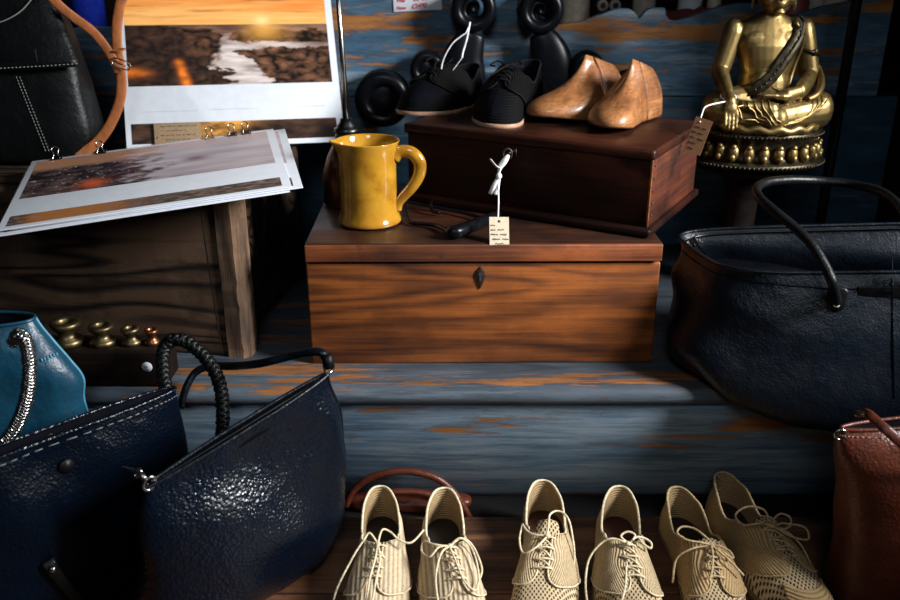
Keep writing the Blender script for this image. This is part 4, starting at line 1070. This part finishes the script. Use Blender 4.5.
hb = [at(14, 342, 1.085), at(18, 335, 1.07), at(25, 340, 1.06), at(29, 358, 1.05), at(29, 382, 1.042), at(25, 404, 1.035), at(17, 424, 1.03), at(4, 442, 1.025), at(-14, 456, 1.02)]
bm_, bp = braid(hb, .0078, .0016, 13, 4); h_ = part('laced_handle', bm_, M['steel'], tt, label='silver lacing over the handle'); part('handle_core', MB().tube(bp, .0070, 14), M['black_leather'], h_)
# large tote on the seat, right
def droop(p):
    k = sm(1.215, 1.140, p.y) * sm(.44, .25, p.z); t = sm(.26, .42, p.z)
    return p + V((-.40 * t * (p.y - 1.25), 0, -.054 * k))
bN = Bag([(.2535, .640, 1.275, .225, .085, -13, 3.2, 0), (.262, .638, 1.258, .272, .128, -13, 3.2, 0), (.30, .636, 1.252, .286, .142, -13, 3.2, 0), (.36, .648, 1.252, .268, .132, -13, 3.4, .0), (.415, .650, 1.254, .252, .114, -13, 4, .02), (.456, .652, 1.272, .240, .112, -11, 5, .09)], wr=.009, ws=(6, 6, 12), seed=31, post=droop)
nt = thing('leather_tote', 'large dark navy leather tote with rolled handle, on the blue seat at right', 'handbag')
part('body', bN.body(), M['navy_smooth'], nt, sub=1); part('lining', bN.inner(.09, .95), M['lining'], nt); part('rim_binding', MB().tube(bN.top(), .003, 8, True), M['navy_smooth'], nt)
nN = V((-.24, -.97, 0)).normalized()
def proj(p): d = p - CAM; w = d.dot(FW); return 450 + F * d.x / w, 300 - F * d.dot(UP) / w
hN = spline([face_hit(bN, 836, 300) + nN * .006, at(833, 285, 1.125), at(826, 268, 1.135), at(812, 245, 1.16), at(793, 226, 1.19), at(772, 209, 1.22), at(759, 197, 1.25), at(757, 188, 1.28), at(768, 182, 1.31), at(790, 180, 1.33), at(820, 181, 1.34), at(855, 185, 1.32), at(885, 194, 1.27), at(905, 215, 1.20), at(912, 245, 1.15), face_hit(bN, 912, 285) + nN * .006], 6)
part('rolled_handle', MB().tube(hN, .0070, 14), M['black_leather'], nt)
pp = face_hit(bN, 836, 300) + nN * .004; fq = nN.to_track_quat('Z', 'Y')
tabm = MB(); tp_ = [(.0, .022), (.012, .018), (.0135, .004), (.011, -.010), (.0, -.017), (-.011, -.010), (-.0135, .004), (-.012, .018)]
tp_s = [(p.x, p.y) for p in spline([(x, y, 0) for x, y in tp_], 4, True)]
tabm.loft([[V((x, y, -.004)) for x, y in tp_s], [V((x, y, .002)) for x, y in tp_s], [V((x * .9, y * .9, .0032)) for x, y in tp_s]])
ho = part('handle_tab', tabm, M['black_leather'], nt); ho.matrix_world = Matrix.LocRotScale(pp, fq, None)
part('rivet', MB().ell((0, -.004, .0036), (.0050, .0050, .0026), 16), M['rivet'], ho)
pp = face_hit(bN, 884, 291) + nN * .003; nm = part('name_patch', MB().box((0, 0, 0), (.072, .017, .004)), M['black_leather'], nt, bevel=.0015, label='blank leather patch'); nm.matrix_world = Matrix.LocRotScale(pp, fq @ Matrix.Rotation(R(6), 3, 'Z').to_quaternion(), None)
em = scribble([(.3, .62)], -.03, .03, 0, .01, .003, .0005, 2); em.v = [V((p.x, p.z, .0022)) for p in em.v]; part('stamped_mark', em, M['lining'], nm)
sm_ = MB(); rr = bN.rows[-5]
for k in range(34, 72):
    a, b = rr[k % 72], rr[(k + 1) % 72]; sm_.tube([a + nN * .0004, b + nN * .0004], .0012, 5, caps=False)
part('top_seam', sm_, M['navy_dark'], nt)
part('panel_seam', MB().tube(spline([face_hit(bN, 892 + j * .3, 258 + 20 * j) + nN * .0004 for j in range(8)], 4), .0011, 5), M['navy_dark'], nt)
tp2 = bN.top(); zp = MB(); ctr = sum(tp2, V()) / len(tp2)
ed = [p for p in sorted(tp2, key=lambda p: math.atan2(p.y - ctr.y, p.x - ctr.x)) if p.y > ctr.y + .045]
zl = [ctr + (p - ctr) * .94 + V((0, 0, -.006)) for p in ed]; zp.tube(sorted(zl, key=lambda p: p.x), .0022, 6); part('zipper', zp, M['dark_steel'], nt)
# rust brown bag at the right edge
bR = Bag([(.004, .698, 1.030, .130, .040, 3, 3, 0), (.02, .698, 1.027, .148, .058, 3, 3, 0), (.12, .694, 1.027, .148, .064, 3, 3, 0), (.21, .688, 1.027, .152, .052, 3, 2.8, .0), (.272, .675, 1.027, .156, .028, 3, 2.6, .05), (.296, .675, 1.027, .153, .014, 3, 2.4, .07)], wr=.006, ws=(8, 8, 10), seed=41)
rt = thing('brown_handbag', 'rust brown leather handbag with zip top at the right edge, under the dark tote', 'handbag')
part('body', bR.body(), M['rust_leather'], rt, sub=1); part('lining', bR.inner(.03, .85), M['lining'], rt); part('rim_binding', MB().tube(bR.top(), .0028, 8, True), M['brown_leather'], rt)
lr = min(bR.top(), key=lambda p: p.x); part('ring', MB().tube(ringm(lr + V((-.002, -.006, -.006)), .0075, 0), .0018, 8, True), M['steel'], rt); part('zip_pull', MB().tube([at(855, 415, 1.03), at(870, 414, 1.03)], .003, 8), M['steel'], rt)
part('shoulder_strap', MB().tube(spline([at(858, 412, 1.03), at(868, 414, 1.005), at(884, 428, .975), at(905, 446, .965), at(930, 470, .97)], 6), .0068, 10, flat=(.35, 1), up=(0, -1, .3)), M['brown_leather'], rt)
st_ = MB(); rr = bR.rows[-4]
for k in range(36, 72):
    a, b = rr[k % 72], rr[(k + 1) % 72]; st_.tube([a + (b - a) * .15 + V((0, -.001, 0)), a + (b - a) * .7 + V((0, -.001, 0))], .0007, 5)
part('stitching', st_, M['pale_stitch'], rt)
# brown handled bag lying flat behind the cream shoes
lb = thing('flat_brown_bag', 'brown leather bag lying flat with rolled handles, behind the cream raffia shoes', 'handbag')
bF = Bag([(-.0115, -.070, 1.262, .095, .018, 0, 3, 0), (-.004, -.070, 1.262, .105, .023, 0, 3, 0), (.006, -.070, 1.262, .105, .022, 0, 3, 0), (.013, -.070, 1.262, .09, .014, 0, 2.6, 0)], wr=.002, seed=5)
mbF = bF.body(); mbF.cap(bF.top()); part('body', mbF, M['brown_leather'], lb)
part('rolled_handle', MB().tube(spline([at(346, 506, 1.235), at(352, 492, 1.238), at(368, 479, 1.24), at(390, 472, 1.24), at(412, 471.5, 1.24), at(436, 478, 1.238), at(455, 494, 1.235), at(470, 519, 1.228)], 7), .0062, 12), M['brown_leather'], lb)
part('rolled_handle', MB().tube(spline([at(362, 506, 1.225), at(372, 496, 1.228), at(392, 492, 1.23), at(415, 492, 1.23), at(432, 496, 1.228), at(446, 508, 1.225)], 7), .0058, 12), M['brown_leather'], lb)

# ------------------------------------------------------------------ weights on their wooden block
wb = thing('weight_block', 'dark low wooden block with a round white sticker, under the brass weights', 'block', (-.535, 1.2375, .25))
rbox('body', (0, 0, .030), (.195, .064, .060), M['dark_wood'], wb, .003)
px = at(147, 367, 1.205) - V((-.535, 1.2375, .25)); so = part('sticker', MB().tube([(0, 0, 0), (0, -.0006, 0)], .0082, 24), M['paper'], wb); so.location = (px.x, -.0322, px.z)
s = scribble([(.1, .9)], -.006, .006, 0, .01, .0022, .00035, 8); part('handwriting', s, M['ink'], so).location = (0, -.0008, 0)
def weight(label, x, r, h, mat):
    t = tag(part('brass_weight', MB().lathe([(0, 0), (r * .92, 0), (r, h * .05), (r, h * .17), (r * .92, h * .24), (r * .66, h * .34), (r * .58, h * .48), (r * .66, h * .62), (r * .86, h * .70), (r * .95, h * .76), (r * .95, h * .88), (r * .88, h * .94), (r * .60, h * .97), (r * .50, h * .90), (r * .46, h * .78), (0, h * .76)], 40), mat), label, 'weight', 'brass weights on the dark block')
    t.location = (x, 1.234, .3102)
weight('largest waisted brass weight, beside the teal bag', -.592, .0235, .040, M['weight']); weight('second largest waisted brass weight on the dark block', -.538, .0200, .034, M['weight'])
weight('third waisted brass weight, between the second and the coppery one', -.4935, .0150, .029, M['weight']); weight('smallest coppery weight at the end of the dark block', -.4615, .0115, .026, M['copper'])

# ------------------------------------------------------------------ black satchel with tan strap
bS = Bag([(.5205, -.800, 1.600, .140, .040, 0, 4, 0), (.528, -.800, 1.600, .152, .054, 0, 4, 0), (.58, -.800, 1.600, .160, .058, 0, 4, 0), (.64, -.800, 1.600, .152, .052, 0, 4, 0), (.70, -.800, 1.602, .142, .044, 0, 4, 0), (.76, -.800, 1.606, .128, .036, 0, 4, 0), (.83, -.800, 1.61, .100, .024, 0, 3, 0)], wr=.004, ws=(8, 8, 9), seed=51)
sa = thing('leather_satchel', 'black leather satchel with stitched flap and tan strap, behind the flat prints', 'satchel')
mbS = bS.body(); mbS.cap(bS.top()); part('body', mbS, M['black_leather'], sa, sub=1)
rows = []
for j in range(13):
    t = j / 12; z = .690 + .14 * t; w = .160 - .050 * t - .012 * sm(.6, 1, t); yb = lerp([(.69, 1.546), (.72, 1.556), (.78, 1.572), (.83, 1.582)], z) - .004
    rows.append([V((-.800 + w * (i / 12 - 1), yb + .012 * abs(i / 12 - 1) ** 5, z - .008 * (1 - t) * (1 - abs(i / 12 - 1)))) for i in range(25)])
mb = MB(); mb.grid(rows); fl = part('flap', mb, M['black_leather'], sa, solid=.005)
st_ = MB()
e0 = [p + V((0, -.0035, .005)) for p in rows[0]]
for a, b in zip(e0, e0[1:]):
    for k in range(2): st_.tube([a + (b - a) * (k * .5 + .08), a + (b - a) * (k * .5 + .38)], .0008, 5)
e1 = [at(-6, 24, 1.556), at(8, 19, 1.558), at(22, 10, 1.562), at(34, -4, 1.566)]
part('stitching', st_, M['stitch'], fl); part('edge_piping', MB().tube(spline(e1, 8), .0012, 6), M['stitch'], fl)
pt = MB().box(at(12, 57, 1.545), (.086, .004, .026)); part('patch', pt, M['black_leather'], fl, bevel=.001)
st_ = MB(); c = [face_hit(bS, 18 + 30 * k / 24, 76 + 76 * k / 24) + V((0, -.0012, 0)) for k in range(25)]
for d in (-.003, .003):
    for a, b in zip(c, c[1:]): st_.tube([a + (b - a) * .1 + V((d, 0, 0)), a + (b - a) * .7 + V((d, 0, 0))], .0007, 5)
part('seam_stitching', st_, M['stitch'], sa)
YP = 1.585
s1 = spline([at(125, -12, 1.60), at(120, 5, 1.595), at(117, 25, 1.59), at(117, 45, 1.585), at(120, 66, 1.58), at(121.5, 84, 1.578), at(120, 100, 1.575), at(114, 117, 1.572), at(105, 133, 1.568), at(93, 146, 1.563), at(76, 157, 1.555)], 6)
part('shoulder_strap', MB().tube(s1, .0092, 12, flat=(.22, 1.0), up=(0, -1, .1)), M['tan'], sa)
s2 = spline([at(48, -6, 1.56), at(62, 8, 1.565), at(76, 19, 1.57), at(92, 31, 1.572), at(104, 45, 1.572), at(112, 58, 1.571), at(119, 72, 1.57)], 6)
o = part('strap_tail', MB().tube(s2, .0082, 12, flat=(.22, 1.0), up=(0, -1, .1)), M['tan'], sa)
bk = MB(); c0 = at(121, 64, 1.565)
xx = V((.9, 0, -.35)).normalized(); zz2 = V((.35, 0, .9)).normalized()
q = [c0 + xx * a * .0135 + zz2 * b * .006 for a, b in ((-1, -1), (1, -1), (1, 1), (-1, 1))]
bk.tube(spline(q, 3, True), .0013, 7, True); bk.tube([c0 - xx * .013, c0 + xx * .014 + V((0, -.004, 0))], .0011, 6)
part('buckle', bk, M['steel'], sa)
lp = MB(); c1 = at(118, 50, 1.574); lp.tube(ringm(c1, .0112, 0, (.98, 0, .1), (0, .45, .10)), .0035, 8, True, flat=(.4, 1)); part('keeper_loop', lp, M['tan'], sa)

# ------------------------------------------------------------------ price card pinned on the settle back
pc = thing('price_card', 'white price card with red handwriting on the blue settle back', 'price card')
cb0 = at(394, 12, YB - .002); cb1 = at(442, 9.5, YB - .002); cm = frame3(cb0, cb1, cb0 + V((0, 0, .05))); cwd = (cb1 - cb0).length
pc.matrix_world = cm; rbox('card', (cwd / 2, .032, 0), (cwd, .064, .001), M['paper'], pc, .0002)
def words(txt, x, y, size, mat, parent, name, rot=0, z=.0008):
    cu = bpy.data.curves.new(name, 'FONT'); cu.body = txt; cu.size = size; cu.shear = .25; cu.extrude = .0001; cu.offset = .0004
    o = bpy.data.objects.new(name, cu); COL.objects.link(o); me = bpy.data.meshes.new_from_object(o.evaluated_get(bpy.context.evaluated_depsgraph_get())); bpy.data.objects.remove(o)
    me.materials.clear(); me.materials.append(mat); q = link(name, me, parent, (x, y, z), (0, 0, rot)); return q
words('Now', .005, .0040, .0095, M['red_ink'], pc, 'lettering'); words('£2490', .036, .0048, .0125, M['red_ink'], pc, 'lettering', R(2)); words('Was', .006, .0185, .0095, M['red_ink'], pc, 'lettering'); words('£2850', .040, .0195, .0125, M['red_ink'], pc, 'lettering', R(1))

# ------------------------------------------------------------------ shelf and clutter behind the settle
sh = thing('back_shelf', 'dark wooden shelf behind the settle back holding jars', 'shelf'); rbox('board', (-.15, 2.20, .690), (2.18, .36, .024), M['dark_wood'], sh, .003)
for x in (-1.2, .91): rbox('upright', (x, 2.20, .34), (.04, .34, .676), M['dark_wood'], sh, .003)
rbox('back_panel', (-.15, 2.39, .95), (2.18, .02, .50), M['dark_wood'], sh, .003)
M['cobalt'] = plain('cobalt_glass', (.006, .014, .16), .12, spec=.6); M['cream'] = plain('cream_label', (.55, .47, .36), .6); M['dkglass'] = plain('dark_glass', (.02, .012, .008), .12, spec=.6); M['red_cloth'] = plain('dark_red_cloth', (.10, .014, .014), .9); M['beige'] = plain('beige_spool', (.48, .42, .34), .6); M['rose'] = plain('faded_red_tin', (.22, .05, .04), .5)
ZS = .7022
def bottle(name, label, cat, u, Y, r, h, glass, lab=None, neck=True, z0=ZS):
    x = at(u, 4, Y).x; t = thing(name, label, cat, (x, Y, z0), 0, 'jars and bottles on the back shelf')
    pr = [(0, 0), (r * .95, 0), (r, .004), (r, h * .62), (r * .85, h * .70)] + ([(r * .38, h * .78), (r * .36, h * .94), (0, h * .94)] if neck else [(r * .8, h * .74), (0, h * .74)])
    part('glass', MB().lathe(pr, 32), glass, t); part('cap', MB().lathe([(0, h * .93 if neck else h * .73), (r * (.42 if neck else .9), h * .93 if neck else h * .73), (r * (.42 if neck else .9), h), (0, h)], 24), M['dark_steel'], t)
    if lab: part('paper_label', MB().lathe([(r * 1.01, h * .10), (r * 1.015, h * .12), (r * 1.015, h * .56), (r * 1.01, h * .58)], 32), lab, t)
    return t
bottle('glass_jar', 'cream labelled jar beyond the iron scroll stand', 'jar', 575, 2.16, .034, .13, M['dkglass'], M['cream'], False)
bottle('glass_jar', 'pale labelled jar behind the scalloped board, right of the two spools', 'jar', 644, 2.18, .026, .13, M['dkglass'], M['beige'], False)
bottle('glass_bottle', 'white labelled bottle behind the statue shoulder', 'bottle', 690, 2.2, .028, .20, M['dkglass'], M['paper'])
bottle('glass_jar', 'pale jar beside the white labelled bottle', 'jar', 714, 2.2, .016, .10, M['beige'], None, False)
bottle('glass_bottle', 'cobalt blue glass bottle behind the tan strap', 'bottle', 86, 2.02, .038, .26, M['cobalt'], None, True, ZS - .0)
bottle('tin_can', 'faded red tin right of the statue head', 'tin', 795, 2.14, .032, .10, M['rose'], None, False)
bottle('glass_jar', 'pale jar right of the faded red tin', 'jar', 815, 2.2, .020, .10, M['beige'], None, False)
bottle('glass_jar', 'brown jar near the top of the black pole', 'jar', 835, 2.2, .026, .12, M['rose'], M['cream'], False)
for lab, u in (('pale round spool end behind the scalloped board, nearer the cream jar', 603), ('pale round spool end behind the scalloped board, nearer the statue', 615.5)):
    p = at(u, 5.5, 2.10); t = thing('thread_spool', lab, 'spool', p, 0, 'pair of spools on the back shelf')
    hs = p.z - ZS
    rr_ = .0125
    part('end_disc', MB().tube([(0, 0, 0), (0, .004, 0)], rr_, 24), M['beige'], t); part('hole', MB().tube([(0, -.0006, 0), (0, .001, 0)], rr_ * .55, 16), M['ink'], t); part('shaft', MB().tube([(0, .004, 0), (0, .05, 0)], rr_ * .7, 18), M['beige'], t); 
    tag(rbox('spool_riser', (p.x, 2.125, ZS + (hs - rr_) / 2), (.024, .05, max(.004, hs - rr_ - .001)), M['dark_wood'], None, .001), 'small dark riser under the spool ' + ('nearer the cream jar' if u < 610 else 'nearer the statue'), 'riser')
rc = at(690, 14, 1.99); mb = MB(); pts = [V((rc.x - .075 + .15 * i / 14, 1.99 + .006 * noise.noise(V((i * .5, 2, 3))), rc.z - .016 + .005 * noise.noise(V((i * .6, 0, 1))) + .010 * i / 14)) for i in range(15)]
mb.tube(pts, [.022 + .006 * noise.noise(V((i * .8, 5, 2))) for i in range(15)], 16)
tag(part('rolled_cloth', mb, M['red_cloth']), 'rolled dark red cloth tucked behind the scalloped board', 'cloth')
rbx = tag(rbox('cloth_support', (rc.x, 2.0, ZS - .03), (.2, .06, .05), M['dark_wood'], None, .003), 'dark wooden rail under the rolled red cloth', 'rail')

# ------------------------------------------------------------------ light and camera
def area(name, loc, target, size, power, col, sy=None, spread=180):
    l = bpy.data.lights.new(name, 'AREA'); l.energy = power; l.color = col; l.size = size; l.spread = R(spread)
    if sy: l.shape = 'RECTANGLE'; l.size_y = sy
    o = bpy.data.objects.new(name, l); COL.objects.link(o); o.location = loc; d = V(target) - V(loc); o.rotation_euler = d.to_track_quat('-Z', 'Y').to_euler(); return o
area('window_light', (2.0, .50, 1.52), (0, 1.35, .40), .55, 37, (.97, .985, 1.0), .7, 80)
area('front_fill_light', (-.1, -.9, 2.1), (.05, 1.6, .5), .6, 2.2, (.86, .94, 1.0), .8, 70)  # soft fill added behind and above the camera, not an actual doorway
wd_ = bpy.data.worlds.new('World'); SC.world = wd_; wd_.use_nodes = True; wd_.node_tree.nodes['Background'].inputs[0].default_value = (.35, .5, .75, 1); wd_.node_tree.nodes['Background'].inputs[1].default_value = .012
cd = bpy.data.cameras.new('Camera'); cam = bpy.data.objects.new('Camera', cd); COL.objects.link(cam); SC.camera = cam
cam.location = CAM; cam.rotation_euler = (PI / 2 - PITCH, 0, 0); cd.sensor_width = 36; cd.lens = 36 * F / 900; cd.clip_start = .02
cd.dof.use_dof = True; cd.dof.focus_distance = 1.36; cd.dof.aperture_fstop = 3.2
vs = SC.view_settings; vs.view_transform = 'Standard'; vs.look = 'None'; vs.gamma = 1; vs.use_curve_mapping = False; vs.exposure = -.22
